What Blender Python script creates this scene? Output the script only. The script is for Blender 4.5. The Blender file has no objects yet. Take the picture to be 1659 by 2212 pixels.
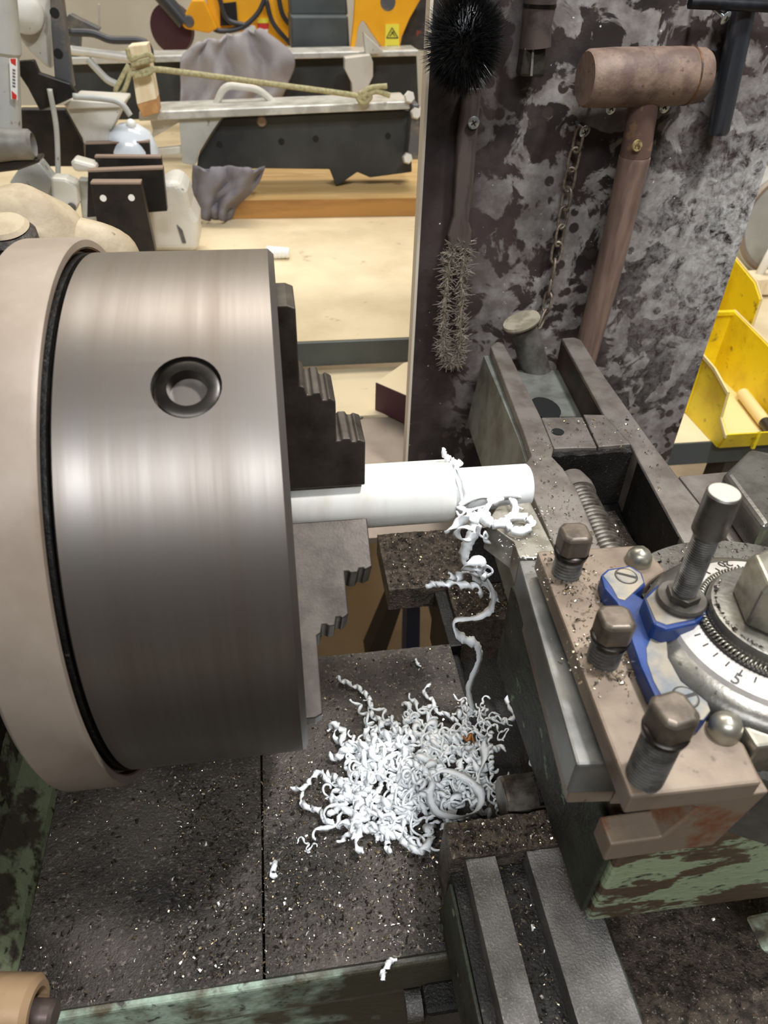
import bpy, math, random
from math import sin, cos, pi, radians, sqrt, atan2
from mathutils import Vector, Matrix, noise
random.seed(7)
scene = bpy.context.scene
COL = scene.collection
V = Vector
# ------------------------------------------------------------------ camera
# lathe frame: x along the spindle (to the right), y away from the operator, z up; origin = spindle axis at the chuck face
F, CX, CY = 1534.0, 829.5, 1106.0
def _ray(px, py):
    return V((px - CX, CY - py, -F)).normalized()
_X = _ray(667, 1620).cross(_ray(590, 537)).normalized()
if _X.x < 0: _X = -_X
_Y = _ray(590 + 77 * (-130 - 537) / 1083, -130)
_Z = _X.cross(_Y)
RM = Matrix((_X, _Y, _Z))                      # camera -> world
CAM = V((0, -0.2991, 0.2306))
def at(px, py, ax, val):
    r = RM @ _ray(px, py); i = 'xyz'.index(ax)
    return CAM + r * ((val - CAM[i]) / r[i])
def cyl_at(px, py, R):                         # first hit on a cylinder about the spindle axis
    r = RM @ _ray(px, py); a = r.y**2 + r.z**2; b = CAM.y*r.y + CAM.z*r.z; c = CAM.y**2 + CAM.z**2 - R*R
    return CAM + r * ((-b - sqrt(max(0, b*b - a*c))) / a)
cam = bpy.data.cameras.new('camera'); camo = bpy.data.objects.new('camera', cam); COL.objects.link(camo)
camo.matrix_world = Matrix.Translation(CAM) @ RM.to_4x4()
cam.sensor_fit = 'VERTICAL'; cam.sensor_height = 36.0; cam.sensor_width = 27.0
cam.lens = F / 2212 * 36.0
cam.clip_start = 0.01; cam.clip_end = 50
cam.dof.use_dof = True; cam.dof.focus_distance = 0.42; cam.dof.aperture_fstop = 16
scene.camera = camo
# ------------------------------------------------------------------ world, lights, exposure
w = bpy.data.worlds.new('world'); scene.world = w; w.use_nodes = True
w.node_tree.nodes['Background'].inputs[0].default_value = (1.0, 0.93, 0.84, 1)
w.node_tree.nodes['Background'].inputs[1].default_value = 0.18
scene.view_settings.view_transform = 'Standard'; scene.view_settings.look = 'None'
scene.view_settings.exposure = 0.0; scene.view_settings.gamma = 1.0; scene.view_settings.use_curve_mapping = False
def area(name, loc, target, sx, sy, power, col=(1, 1, 1)):
    l = bpy.data.lights.new(name, 'AREA'); l.shape = 'RECTANGLE'; l.size = sx; l.size_y = sy; l.energy = power; l.color = col
    o = bpy.data.objects.new(name, l); COL.objects.link(o); o.location = loc
    o.rotation_euler = (V(target) - V(loc)).to_track_quat('-Z', 'Y').to_euler(); return o
area('ceiling_light_bench', (0.3, 1.35, 2.3), (0.2, 0.6, -0.1), 2.2, 0.4, 47, (1.0, 0.95, 0.87))
area('ceiling_light_front', (-0.3, -1.45, 1.75), (0, 0, 0), 1.6, 0.22, 36, (0.90, 0.95, 1.0))
area('rear_fill', (0.0, 2.5, 2.35), (0.0, 2.3, 0), 2.4, 0.4, 20, (1.0, 0.95, 0.87))  # added fill without a known source, brightens the cream wall and bench
area('work_lamp', (0.42, -0.10, 1.05), (0.1, -0.08, -0.05), 0.10, 0.10, 13.0, (0.97, 0.98, 1.0))

# ------------------------------------------------------------------ materials
def S(r, g, b):
    f = lambda c: ((c/255 + 0.055) / 1.055) ** 2.4 if c > 10.3 else c/255/12.92
    return (f(r), f(g), f(b), 1)
MATS = {}
def mk(name, col, rough=0.5, metal=0.0, col2=None, sc=60, lo=0.45, hi=0.6, col3=None, sc3=300, lo3=0.62, hi3=0.66,
       bump=0.0, bsc=500, bdist=0.001, rough2=None, stretch=(1, 1, 1), sss=0.0, spec=0.5, dist=0.0, detail=5, coat=0.0, emit=None):
    m = bpy.data.materials.new(name); m.use_nodes = True; nt = m.node_tree; N = nt.nodes; L = nt.links
    b = N['Principled BSDF']
    b.inputs['Roughness'].default_value = rough; b.inputs['Metallic'].default_value = metal
    b.inputs['Specular IOR Level'].default_value = spec
    b.inputs['Coat Weight'].default_value = coat
    if sss:
        b.inputs['Subsurface Weight'].default_value = sss; b.inputs['Subsurface Radius'].default_value = (0.003, 0.003, 0.003)
    g = N.new('ShaderNodeNewGeometry'); mp = N.new('ShaderNodeMapping'); L.new(g.outputs['Position'], mp.inputs[0]); mp.inputs['Scale'].default_value = stretch
    def nz(scale, det=detail, d=dist):
        n = N.new('ShaderNodeTexNoise'); n.inputs['Scale'].default_value = scale; n.inputs['Detail'].default_value = det
        n.inputs['Roughness'].default_value = 0.6; n.inputs['Distortion'].default_value = d; L.new(mp.outputs[0], n.inputs[0]); return n
    def rmp(src, a, c):
        r = N.new('ShaderNodeMapRange'); r.inputs[1].default_value = a; r.inputs[2].default_value = c; L.new(src, r.inputs[0]); return r.outputs[0]
    cur = None
    def mixc(prev, c, fac):
        x = N.new('ShaderNodeMix'); x.data_type = 'RGBA'
        L.new(fac, x.inputs[0])
        if isinstance(prev, tuple): x.inputs[6].default_value = prev
        else: L.new(prev, x.inputs[6])
        x.inputs[7].default_value = c; return x.outputs[2]
    cur = col
    if col2:
        f = rmp(nz(sc).outputs[0], lo, hi); cur = mixc(cur, col2, f)
        if rough2 is not None:
            r = N.new('ShaderNodeMapRange'); r.inputs[3].default_value = rough; r.inputs[4].default_value = rough2; L.new(f, r.inputs[0]); L.new(r.outputs[0], b.inputs['Roughness'])
    if col3:
        f = rmp(nz(sc3, 3, 0).outputs[0], lo3, hi3); cur = mixc(cur, col3, f)
    if isinstance(cur, tuple): b.inputs['Base Color'].default_value = cur
    else: L.new(cur, b.inputs['Base Color'])
    if bump:
        bn = N.new('ShaderNodeBump'); bn.inputs['Strength'].default_value = bump; bn.inputs['Distance'].default_value = bdist
        L.new(nz(bsc, 4, 0).outputs[0], bn.inputs['Height']); L.new(bn.outputs[0], b.inputs['Normal'])
    if emit:
        b.inputs['Emission Color'].default_value = emit; b.inputs['Emission Strength'].default_value = 1
    MATS[name] = m; return m

mk('chuck_steel', S(134, 128, 122), 0.38, 0.85, S(116, 106, 97), 14, 0.3, 0.75, stretch=(8, 0.25, 0.25), rough2=0.46)
mk('ring_paint', S(152, 138, 124), 0.5, 0.15, S(132, 117, 102), 18, 0.4, 0.7, bump=0.08, bsc=900, bdist=0.0003)
mk('rust_edge', S(120, 84, 50), 0.6, 0.3, S(60, 48, 40), 90)
mk('jaw_steel', S(94, 87, 80), 0.38, 0.6, S(62, 55, 49), 60, 0.35, 0.7, bump=0.12, bsc=700, bdist=0.0004)
mk('black_hole', S(14, 13, 12), 0.8)
mk('rod_plastic', S(233, 231, 224), 0.42, 0, S(216, 210, 196), 22, 0.5, 0.8, S(150, 146, 136), 70, 0.72, 0.8, sss=0.15, stretch=(4, 1, 1), bump=0.1, bsc=600, bdist=0.0002)
mk('rod_cut', S(246, 246, 244), 0.35, 0, sss=0.2)
mk('swarf', S(250, 252, 252), 0.38, 0, S(238, 241, 241), 300, 0.4, 0.7, sss=0.5, bump=0.25, bsc=1500, bdist=0.0004)
mk('swarf_brown', S(150, 96, 40), 0.4)
mk('bed_grime', S(92, 84, 77), 0.42, 0.3, S(54, 50, 46), 22, 0.36, 0.64, S(138, 128, 116), 420, 0.58, 0.7, bump=0.8, bsc=700, bdist=0.0016, rough2=0.3)
mk('bed_black', S(46, 43, 40), 0.34, 0.3, S(28, 26, 25), 30, 0.4, 0.6, S(100, 95, 88), 500, 0.64, 0.72, bump=0.7, bsc=800, bdist=0.0014)
mk('chip_pile', S(104, 91, 78), 0.5, 0.2, S(56, 49, 42), 160, 0.4, 0.6, S(176, 162, 144), 700, 0.6, 0.7, bump=1.0, bsc=650, bdist=0.003)
mk('ridge_oily', S(136, 132, 128), 0.28, 0.5, S(90, 86, 82), 34, 0.4, 0.66, S(150, 146, 140), 900, 0.55, 0.7, bump=0.8, bsc=900, bdist=0.0012, rough2=0.36)
mk('green_paint', S(112, 120, 92), 0.5, 0, S(60, 54, 42), 55, 0.47, 0.55, S(40, 36, 28), 180, 0.58, 0.68, bump=0.5, bsc=150, bdist=0.0016)
mk('green_mint', S(170, 190, 168), 0.5, 0, S(96, 90, 70), 42, 0.42, 0.62, S(62, 54, 46), 150, 0.56, 0.68, bump=0.5, bsc=180, bdist=0.0016)
mk('green_chipped', S(82, 66, 50), 0.55, 0, S(146, 158, 126), 40, 0.49, 0.52, S(44, 38, 30), 160, 0.6, 0.7, bump=0.5, bsc=160, bdist=0.0016, stretch=(0.7, 1, 1.6), detail=9)
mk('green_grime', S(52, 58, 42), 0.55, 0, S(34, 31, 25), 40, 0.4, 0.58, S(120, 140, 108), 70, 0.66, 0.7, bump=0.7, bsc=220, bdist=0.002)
mk('slide_steel', S(132, 124, 116), 0.5, 0.3, S(102, 93, 85), 45, 0.4, 0.65, S(168, 160, 150), 500, 0.66, 0.74, bump=0.3, bsc=800, bdist=0.0006)
mk('slide_side', S(130, 132, 124), 0.45, 0.25, S(92, 92, 82), 40, 0.4, 0.66, bump=0.3, bsc=300)
mk('slide_brown', S(78, 58, 42), 0.55, 0.3, S(50, 40, 32), 40)
mk('dark_iron', S(40, 38, 36), 0.45, 0.4, S(26, 24, 23), 60, 0.4, 0.6, S(96, 88, 80), 500, 0.66, 0.72, bump=0.5, bsc=500, bdist=0.001)
mk('screw_steel', S(124, 116, 105), 0.34, 0.6, S(74, 66, 59), 120, 0.4, 0.65)
mk('plate_steel', S(138, 122, 105), 0.48, 0.2, S(110, 95, 81), 35, 0.4, 0.66, S(90, 78, 66), 200, 0.64, 0.74, bump=0.15, bsc=600, bdist=0.0004)
mk('plate_rust', S(134, 117, 100), 0.5, 0.2, S(128, 82, 54), 38, 0.5, 0.6, bump=0.2, bsc=500)
mk('tool_steel', S(128, 127, 122), 0.42, 0.5, S(92, 93, 92), 35, 0.4, 0.66, bump=0.15, bsc=500, bdist=0.0004)
mk('tool_tip', S(150, 146, 136), 0.4, 0.6, S(122, 116, 104), 80)
mk('tool_dark', S(50, 52, 56), 0.4, 0.6, S(36, 36, 38), 50)
mk('bolt_steel', S(112, 101, 88), 0.42, 0.45, S(80, 71, 62), 80, 0.4, 0.6, bump=0.1, bsc=500)
mk('bolt_side', S(52, 48, 44), 0.3, 0.8, S(36, 33, 30), 60)
mk('thread_steel', S(128, 126, 122), 0.38, 0.55, S(92, 89, 85), 120)
mk('blue_paint', S(30, 62, 126), 0.42, 0, S(24, 50, 104), 40, 0.4, 0.6, bump=0.15, bsc=300, bdist=0.0005)
mk('blue_worn', S(156, 146, 128), 0.5, 0.25, S(112, 118, 124), 60, 0.42, 0.62, bump=0.12, bsc=400, bdist=0.0004)
mk('dial_white', S(200, 194, 186), 0.45, 0.1, S(180, 173, 164), 50)
mk('dial_black', S(48, 42, 38), 0.5)
mk('post_steel', S(132, 130, 122), 0.32, 0.7, S(92, 88, 82), 40, 0.4, 0.66, S(66, 62, 58), 300, 0.64, 0.72, bump=0.12, bsc=500)
mk('nut_steel', S(176, 172, 158), 0.34, 0.8, S(140, 136, 124), 60)
mk('stud_steel', S(100, 96, 90), 0.42, 0.6, S(78, 74, 68), 90)
mk('stud_top', S(206, 200, 186), 0.4, 0.5)
mk('chip_silver', S(190, 182, 168), 0.22, 0.95)
mk('chip_brass', S(206, 184, 144), 0.25, 0.9)
mk('chip_dark', S(70, 64, 58), 0.3, 0.8)
mk('chip_white', S(236, 234, 228), 0.5)
# board: black oily hardboard with grey dried blotches and white dust towards its right side
def board_material():
    m = bpy.data.materials.new('board_black'); m.use_nodes = True; nt = m.node_tree; N = nt.nodes; L = nt.links; b = N['Principled BSDF']
    g = N.new('ShaderNodeNewGeometry'); sp = N.new('ShaderNodeSeparateXYZ'); L.new(g.outputs['Position'], sp.inputs[0])
    def nz(scale, d=0.0, det=5, ro=.6):
        n = N.new('ShaderNodeTexNoise'); n.inputs['Scale'].default_value = scale; n.inputs['Detail'].default_value = det; n.inputs['Distortion'].default_value = d
        n.inputs['Roughness'].default_value = ro
        L.new(g.outputs['Position'], n.inputs[0]); return n.outputs[0]
    def mr(s, a, c, lo=0., hi=1.):
        r = N.new('ShaderNodeMapRange'); r.inputs[1].default_value = a; r.inputs[2].default_value = c; r.inputs[3].default_value = lo; r.inputs[4].default_value = hi; L.new(s, r.inputs[0]); return r.outputs[0]
    def mul(a, c):
        r = N.new('ShaderNodeMath'); r.operation = 'MULTIPLY'; L.new(a, r.inputs[0]); L.new(c, r.inputs[1]); return r.outputs[0]
    def mix(a, c, f):
        x = N.new('ShaderNodeMix'); x.data_type = 'RGBA'; L.new(f, x.inputs[0])
        if isinstance(a, tuple): x.inputs[6].default_value = a
        else: L.new(a, x.inputs[6])
        if isinstance(c, tuple): x.inputs[7].default_value = c
        else: L.new(c, x.inputs[7])
        return x.outputs[2]
    base = mix(S(44, 38, 37), S(66, 54, 53), mr(nz(10), .42, .6))
    grey = mix(S(112, 104, 100), S(152, 147, 142), mr(nz(70), .4, .68))
    right = mr(sp.outputs[0], .15, .21)
    blot = mul(mr(nz(34, 0.6, 5, .58), .485, .525), right)
    c = mix(base, grey, blot)
    vor = N.new('ShaderNodeTexVoronoi'); vor.inputs['Scale'].default_value = 70; L.new(g.outputs['Position'], vor.inputs[0])
    drop = mul(mr(vor.outputs['Distance'], .34, .28), mr(nz(22), .5, .53))
    c = mix(c, S(58, 49, 46), drop)
    # scratches and dust
    dust = mul(mr(nz(110, 0.4, 8, .75), .40, .60), mr(sp.outputs[0], .29, .41))
    zc = mul(mr(sp.outputs[2], -.16, .06), mr(sp.outputs[2], .17, .06))
    c = mix(c, S(206, 204, 200), mul(dust, zc))
    c = mix(c, S(214, 210, 202), mr(nz(260, 0, 2), .74, .78))
    L.new(c, b.inputs['Base Color'])
    L.new(mr(nz(40), .4, .6, .34, .55), b.inputs['Roughness'])
    bn = N.new('ShaderNodeBump'); bn.inputs['Strength'].default_value = .35; bn.inputs['Distance'].default_value = .001; L.new(nz(180), bn.inputs['Height']); L.new(bn.outputs[0], b.inputs['Normal'])
    MATS['board_black'] = m
board_material()
def bed_front_material():                      # mint paint mixed to dark olive towards the saddle
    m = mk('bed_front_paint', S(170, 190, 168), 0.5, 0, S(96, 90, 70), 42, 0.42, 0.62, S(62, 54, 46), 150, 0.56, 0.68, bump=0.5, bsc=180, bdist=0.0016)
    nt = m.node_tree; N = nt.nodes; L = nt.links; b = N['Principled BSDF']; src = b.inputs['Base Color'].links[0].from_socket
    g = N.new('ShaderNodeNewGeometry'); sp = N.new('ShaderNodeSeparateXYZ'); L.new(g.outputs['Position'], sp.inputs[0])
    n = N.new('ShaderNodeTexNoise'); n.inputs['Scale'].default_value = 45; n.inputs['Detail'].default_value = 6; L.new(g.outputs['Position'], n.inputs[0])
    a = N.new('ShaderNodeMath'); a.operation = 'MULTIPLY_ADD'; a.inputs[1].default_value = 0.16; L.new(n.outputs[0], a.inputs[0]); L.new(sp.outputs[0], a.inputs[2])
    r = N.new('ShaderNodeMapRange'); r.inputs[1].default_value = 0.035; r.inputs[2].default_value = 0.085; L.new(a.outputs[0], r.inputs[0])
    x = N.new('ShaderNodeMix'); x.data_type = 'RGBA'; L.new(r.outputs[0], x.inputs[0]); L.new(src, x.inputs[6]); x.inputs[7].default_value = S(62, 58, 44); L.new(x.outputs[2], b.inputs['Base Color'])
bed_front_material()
mk('board_edge', S(214, 200, 180), 0.6)
mk('mallet_hide', S(136, 112, 95), 0.6, 0, S(98, 78, 68), 50, 0.4, 0.62, S(84, 66, 56), 160, 0.62, 0.7, bump=0.4, bsc=250, bdist=0.001)
mk('mallet_wood', S(132, 109, 96), 0.45, 0, S(104, 84, 74), 28, 0.4, 0.62, stretch=(5, 5, 0.6), bump=0.2, bsc=120)
mk('mallet_collar', S(110, 86, 76), 0.5, 0.2, S(140, 108, 84), 90, 0.54, 0.6)
mk('brass_tag', S(190, 170, 120), 0.4, 0.5, S(110, 90, 60), 300)
mk('brush_handle', S(84, 72, 66), 0.5, 0, S(64, 54, 50), 40, bump=0.15, bsc=200, stretch=(3, 3, .5))
mk('bristle_black', S(18, 18, 18), 0.35)
mk('bristle_tan', S(150, 136, 116), 0.5)
mk('bristle_grey', S(140, 130, 116), 0.5)
mk('brush_grip', S(84, 72, 66), 0.45, 0.2, S(66, 56, 52), 60)
mk('brush_ferrule', S(66, 62, 54), 0.4, 0.4, S(46, 42, 38), 80)
mk('rod_black', S(92, 96, 104), 0.26, 0.75)
mk('zinc', S(196, 204, 206), 0.25, 0.85)
mk('chain_steel', S(140, 126, 110), 0.4, 0.4, S(104, 90, 78), 200)
mk('plug_steel', S(112, 108, 100), 0.45, 0.4, S(84, 80, 74), 60)
mk('plug_cap', S(178, 168, 146), 0.5, 0.2, S(146, 136, 116), 80)
mk('bin_yellow', S(240, 212, 28), 0.42, 0, S(206, 172, 24), 14, 0.42, 0.66, S(150, 128, 40), 60, 0.62, 0.72, bump=0.1, bsc=60)
mk('bin_edge', S(226, 204, 146), 0.5)
mk('steel_grey', S(86, 92, 92), 0.45, 0.3, S(74, 79, 79), 8)
mk('ply', S(226, 208, 172), 0.6, 0, S(208, 189, 152), 7, 0.42, 0.62, S(180, 160, 126), 36, 0.66, 0.76, bump=0.05, bsc=60)
mk('wood_plank', S(206, 172, 116), 0.6, 0, S(186, 150, 94), 9, 0.42, 0.6, S(214, 186, 136), 40, 0.58, 0.7, stretch=(0.3, 3, 3))
mk('wood_front', S(176, 128, 66), 0.6, 0, S(150, 106, 52), 10, stretch=(0.4, 3, 3))
mk('wood_pale', S(240, 224, 192), 0.6, 0, S(228, 206, 168), 20, stretch=(3, 3, .4))
mk('wood_end', S(200, 150, 96), 0.65, 0, S(176, 128, 78), 60)
mk('maroon', S(70, 34, 42), 0.5)
mk('concrete', S(196, 178, 150), 0.7, 0, S(176, 158, 132), 5, bump=0.1, bsc=60)
mk('wall_cream', S(222, 214, 194), 0.8, 0, S(212, 203, 182), 3)
mk('beam_black', S(48, 50, 50), 0.45, 0.2, S(66, 68, 68), 9, 0.42, 0.66, bump=0.05, bsc=50)
mk('beam_edge', S(206, 204, 196), 0.4, 0.3, S(176, 174, 166), 30)
mk('mach_grey', S(186, 186, 180), 0.45, 0.1, S(168, 168, 160), 14, 0.42, 0.66, S(120, 112, 100), 60, 0.66, 0.72)
mk('mach_light', S(214, 210, 200), 0.45, 0.1, S(196, 190, 176), 16, 0.42, 0.66, S(120, 108, 94), 70, 0.68, 0.74)
mk('mach_dark', S(92, 92, 94), 0.45, 0.3, S(120, 112, 102), 30, 0.5, 0.6)
mk('mach_mid', S(132, 129, 122), 0.5, 0.1, S(110, 106, 98), 20)
mk('black_plate', S(34, 32, 31), 0.4, 0.3, S(52, 46, 42), 20)
mk('plate_rim', S(150, 128, 112), 0.5, 0.2)
mk('head_beige', S(178, 162, 134), 0.55, 0, S(154, 136, 110), 30, 0.42, 0.6, S(110, 94, 76), 90, 0.66, 0.72, bump=0.3, bsc=200, bdist=0.001)
mk('knob_dark', S(74, 66, 60), 0.5, 0.2, S(50, 44, 40), 160, bump=0.6, bsc=400, bdist=0.001)
mk('yellow_mach', S(250, 178, 24), 0.4, 0, S(238, 164, 18), 8)
mk('label_yellow', S(244, 228, 70), 0.5); mk('ink', S(40, 38, 34), 0.5); mk('red', S(206, 52, 44), 0.45); mk('white_paint', S(236, 234, 228), 0.45)
mk('cloth', S(168, 162, 162), 0.9, 0, S(148, 142, 144), 12, bump=0.2, bsc=300)
mk('cloth_dark', S(122, 117, 122), 0.9, 0, S(98, 94, 100), 12)
mk('rope', S(176, 168, 128), 0.8, 0, S(150, 142, 104), 200)
mk('hose', S(56, 56, 58), 0.4)
mk('plastic_clear', S(214, 220, 226), 0.15, 0, spec=.8)
mk('lever_beige', S(170, 140, 106), 0.45, 0.1, S(150, 122, 92), 30)
mk('shaft_brown', S(104, 90, 84), 0.4, 0.5)
mk('clutter_dark', S(70, 64, 58), 0.6, 0, S(40, 38, 36), 20, 0.42, 0.58, S(150, 70, 50), 30, 0.68, 0.72)
mk('added_wall_brown', S(80, 62, 48), 0.8, 0, S(68, 52, 41), 3); mk('rubber', S(40, 33, 28), 0.7)  # dark tones for the added wall and mat that the chuck reflects
mk('leg_dark', S(60, 54, 48), 0.5); mk('leg_blue', S(44, 62, 104), 0.5)

# ------------------------------------------------------------------ mesh helpers
class MB:
    def __init__(s): s.v = []; s.f = []
    def add(s, vs, fs):
        o = len(s.v); s.v += [V(p) for p in vs]; s.f += [tuple(i + o for i in f) for f in fs]; return s
    def box(s, x0, x1, y0, y1, z0, z1, m=None):
        vs = [V((x, y, z)) for z in (z0, z1) for y in (y0, y1) for x in (x0, x1)]
        if m: vs = [m @ p for p in vs]
        return s.add(vs, [(0, 2, 3, 1), (4, 5, 7, 6), (0, 1, 5, 4), (2, 6, 7, 3), (0, 4, 6, 2), (1, 3, 7, 5)])
    def prism(s, poly, ax, a0, a1, m=None):
        n = len(poly)
        def mkv(p, a):
            return V((a, p[0], p[1])) if ax == 'x' else V((p[0], a, p[1])) if ax == 'y' else V((p[0], p[1], a))
        vs = [mkv(p, a0) for p in poly] + [mkv(p, a1) for p in poly]
        if m: vs = [m @ p for p in vs]
        return s.add(vs, [tuple(range(n - 1, -1, -1)), tuple(range(n, 2*n))] + [(i, (i+1) % n, n + (i+1) % n, n + i) for i in range(n)])
    def loft(s, a, b):
        n = len(a); return s.add(list(a) + list(b), [tuple(range(n - 1, -1, -1)), tuple(range(n, 2*n))] + [(i, (i+1) % n, n + (i+1) % n, n + i) for i in range(n)])
    def lathe(s, prof, org, axis, n=48, close=True, a0=0.0, a1=2*pi):
        ax = V(axis).normalized(); u = ax.orthogonal().normalized(); w_ = ax.cross(u); org = V(org)
        full = abs(a1 - a0 - 2*pi) < 1e-6; cnt = n if full else n + 1
        vs = []; fs = []
        for (h, r) in prof:
            for k in range(cnt):
                a = a0 + (a1 - a0) * k / n
                vs.append(org + ax*h + (u*cos(a) + w_*sin(a)) * max(r, 1e-5))
        for i in range(len(prof) - 1):
            for k in range(n):
                k2 = (k+1) % cnt
                fs.append((i*cnt + k, i*cnt + k2, (i+1)*cnt + k2, (i+1)*cnt + k))
        return s.add(vs, fs)
    def tube(s, path, r, n=8, cap=True):
        path = [V(p) for p in path]; m = len(path); rs = r if isinstance(r, (list, tuple)) else [r]*m
        t0 = (path[1] - path[0]).normalized(); u = t0.orthogonal().normalized(); vs = []; fs = []
        for i, p in enumerate(path):
            t = (path[min(i+1, m-1)] - path[max(i-1, 0)]).normalized()
            u = (u - t * u.dot(t)).normalized(); w_ = t.cross(u)
            for k in range(n):
                a = 2*pi*k/n; vs.append(p + (u*cos(a) + w_*sin(a)) * rs[i])
        for i in range(m-1):
            for k in range(n): fs.append((i*n + k, i*n + (k+1) % n, (i+1)*n + (k+1) % n, (i+1)*n + k))
        if cap: fs += [tuple(range(n-1, -1, -1)), tuple(range((m-1)*n, m*n))]
        return s.add(vs, fs)
    def sphere(s, c, r, nu=20, nv=12, sc=(1, 1, 1)):
        c = V(c); prof = [(-cos(pi*i/nv), sin(pi*i/nv)) for i in range(nv+1)]
        vs = []; fs = []
        for h, q in prof:
            for k in range(nu):
                a = 2*pi*k/nu; vs.append(c + V((cos(a)*q*r*sc[0], sin(a)*q*r*sc[1], h*r*sc[2])))
        for i in range(nv):
            for k in range(nu): fs.append((i*nu + k, i*nu + (k+1) % nu, (i+1)*nu + (k+1) % nu, (i+1)*nu + k))
        return s.add(vs, fs)
    def obj(s, name, mat, parent=None, smooth=False, bevel=0.0, seg=2, auto=None, label=None):
        me = bpy.data.meshes.new(name); me.from_pydata([tuple(p) for p in s.v], [], s.f); me.update(); me.validate()
        import bmesh
        bm = bmesh.new(); bm.from_mesh(me); bmesh.ops.remove_doubles(bm, verts=bm.verts, dist=1e-7)
        bmesh.ops.recalc_face_normals(bm, faces=bm.faces); bm.to_mesh(me); bm.free()
        for m_ in (mat if isinstance(mat, (list, tuple)) else [mat]): me.materials.append(MATS[m_])
        o = bpy.data.objects.new(name, me); COL.objects.link(o)
        if parent is not None: o.parent = parent; o.matrix_parent_inverse = Matrix.Translation(-parent.location) if parent.type == 'EMPTY' else Matrix()
        if smooth:
            for p in me.polygons: p.use_smooth = True
            if auto is not None: me.set_sharp_from_angle(angle=radians(auto))
        if bevel:
            b = o.modifiers.new('bevel', 'BEVEL'); b.width = bevel; b.segments = seg; b.limit_method = 'ANGLE'; b.angle_limit = radians(40)
            b.harden_normals = False
        if label: o['label'] = label
        return o
def tag(o, label, cat, group=None, kind=None):
    o['label'] = label
    if cat: o['category'] = cat
    if group: o['group'] = group
    if kind: o['kind'] = kind
    return o
def thing(name, loc, label, cat, group=None, kind=None):
    o = bpy.data.objects.new(name, None); COL.objects.link(o); o.location = V(loc); o.empty_display_size = 0.02
    return tag(o, label, cat, group, kind)
def struct(o, label=None):
    o['kind'] = 'structure'
    if label: o['label'] = label
    return o
def box(x0, x1, y0, y1, z0, z1): return MB().box(x0, x1, y0, y1, z0, z1)
def spline(pts, n):
    pts = [V(p) for p in pts]
    if len(pts) == 2: return [pts[0].lerp(pts[1], i/(n-1)) for i in range(n)]
    P_ = [2*pts[0] - pts[1]] + pts + [2*pts[-1] - pts[-2]]; out = []
    segs = len(pts) - 1
    for i in range(n):
        t = i/(n-1)*segs; k = min(int(t), segs-1); u = t - k
        a, b, c, d = P_[k:k+4]
        out.append(0.5*((2*b) + (c-a)*u + (2*a - 5*b + 4*c - d)*u*u + (3*b - a - 3*c + d)*u**3))
    return out
def cut(o, cutter_mb):
    c = cutter_mb.obj('tmp_cutter', 'black_hole'); m = o.modifiers.new('b', 'BOOLEAN'); m.object = c; m.operation = 'DIFFERENCE'; m.solver = 'EXACT'
    bpy.context.view_layer.update()
    dg = bpy.context.evaluated_depsgraph_get(); me = bpy.data.meshes.new_from_object(o.evaluated_get(dg))
    o.modifiers.remove(m); o.data = me; bpy.data.objects.remove(c, do_unlink=True); return o
def pxpoly(pts, y): return [(p.x, p.z) for p in (at(a, b, 'y', y) for a, b in pts)]
def pxslab(pts, y, th): return MB().prism(pxpoly(pts, y), 'y', y, y + th)
def text_mesh(name, body, size, mat, mw, parent, depth=0.0002):
    cu = bpy.data.curves.new(name, 'FONT'); cu.body = body; cu.size = size; cu.align_x = 'CENTER'; cu.align_y = 'CENTER'; cu.extrude = depth
    t = bpy.data.objects.new('tmp_text', cu); COL.objects.link(t); bpy.context.view_layer.update()
    me = bpy.data.meshes.new_from_object(t.evaluated_get(bpy.context.evaluated_depsgraph_get())); bpy.data.objects.remove(t, do_unlink=True)
    me.transform(mw); me.materials.clear(); me.materials.append(MATS[mat]); me.name = name
    o = bpy.data.objects.new(name, me); COL.objects.link(o); o.parent = parent
    if parent.type == 'EMPTY': o.matrix_parent_inverse = Matrix.Translation(-parent.location)
    return o
def relief(x0, x1, y0, y1, z, amp, sc, n=110, seed=0.0, drop=0.02, fx=None):
    """a block whose top is an uneven grimy skin"""
    mb = MB(); nx = max(4, int(n * (x1-x0) / max(x1-x0, y1-y0))); ny = max(4, int(n * (y1-y0) / max(x1-x0, y1-y0)))
    vs = []; fs = []
    for j in range(ny+1):
        for i in range(nx+1):
            x = x0 + (x1-x0)*i/nx; y = y0 + (y1-y0)*j/ny
            h = noise.noise(V((x*sc, y*sc, seed))) * amp + noise.noise(V((x*sc*4, y*sc*4, seed+9))) * amp * .5
            vs.append((x, y, z + h))
    for j in range(ny):
        for i in range(nx):
            a = j*(nx+1) + i; fs.append((a, a+1, a+nx+2, a+nx+1))
    mb.add(vs, fs)
    rim = [i for i in range(nx+1)] + [j*(nx+1) + nx for j in range(1, ny+1)] + [ny*(nx+1) + i for i in range(nx-1, -1, -1)] + [j*(nx+1) for j in range(ny-1, 0, -1)]
    o = len(mb.v); base = [V((mb.v[i].x, mb.v[i].y, z - drop)) for i in rim]; mb.v += base
    k = len(rim)
    for i in range(k): mb.f.append((rim[i], o + i, o + (i+1) % k, rim[(i+1) % k]))
    mb.f.append(tuple(o + i for i in range(k)))
    return mb
def lumpy(o, amp, sc):
    for v in o.data.vertices:
        n_ = noise.noise_vector(v.co * sc); v.co += n_ * amp
    return o
def hz(x, y, py):                                   # height at which the vertical through (x, y) meets picture row py
    lo, hi = -.5, .5
    for _ in range(50):
        m = (lo + hi)/2; d = RM.transposed() @ (V((x, y, m)) - CAM)
        if CY + d.y*F/d.z > py: lo = m
        else: hi = m
    return lo

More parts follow.
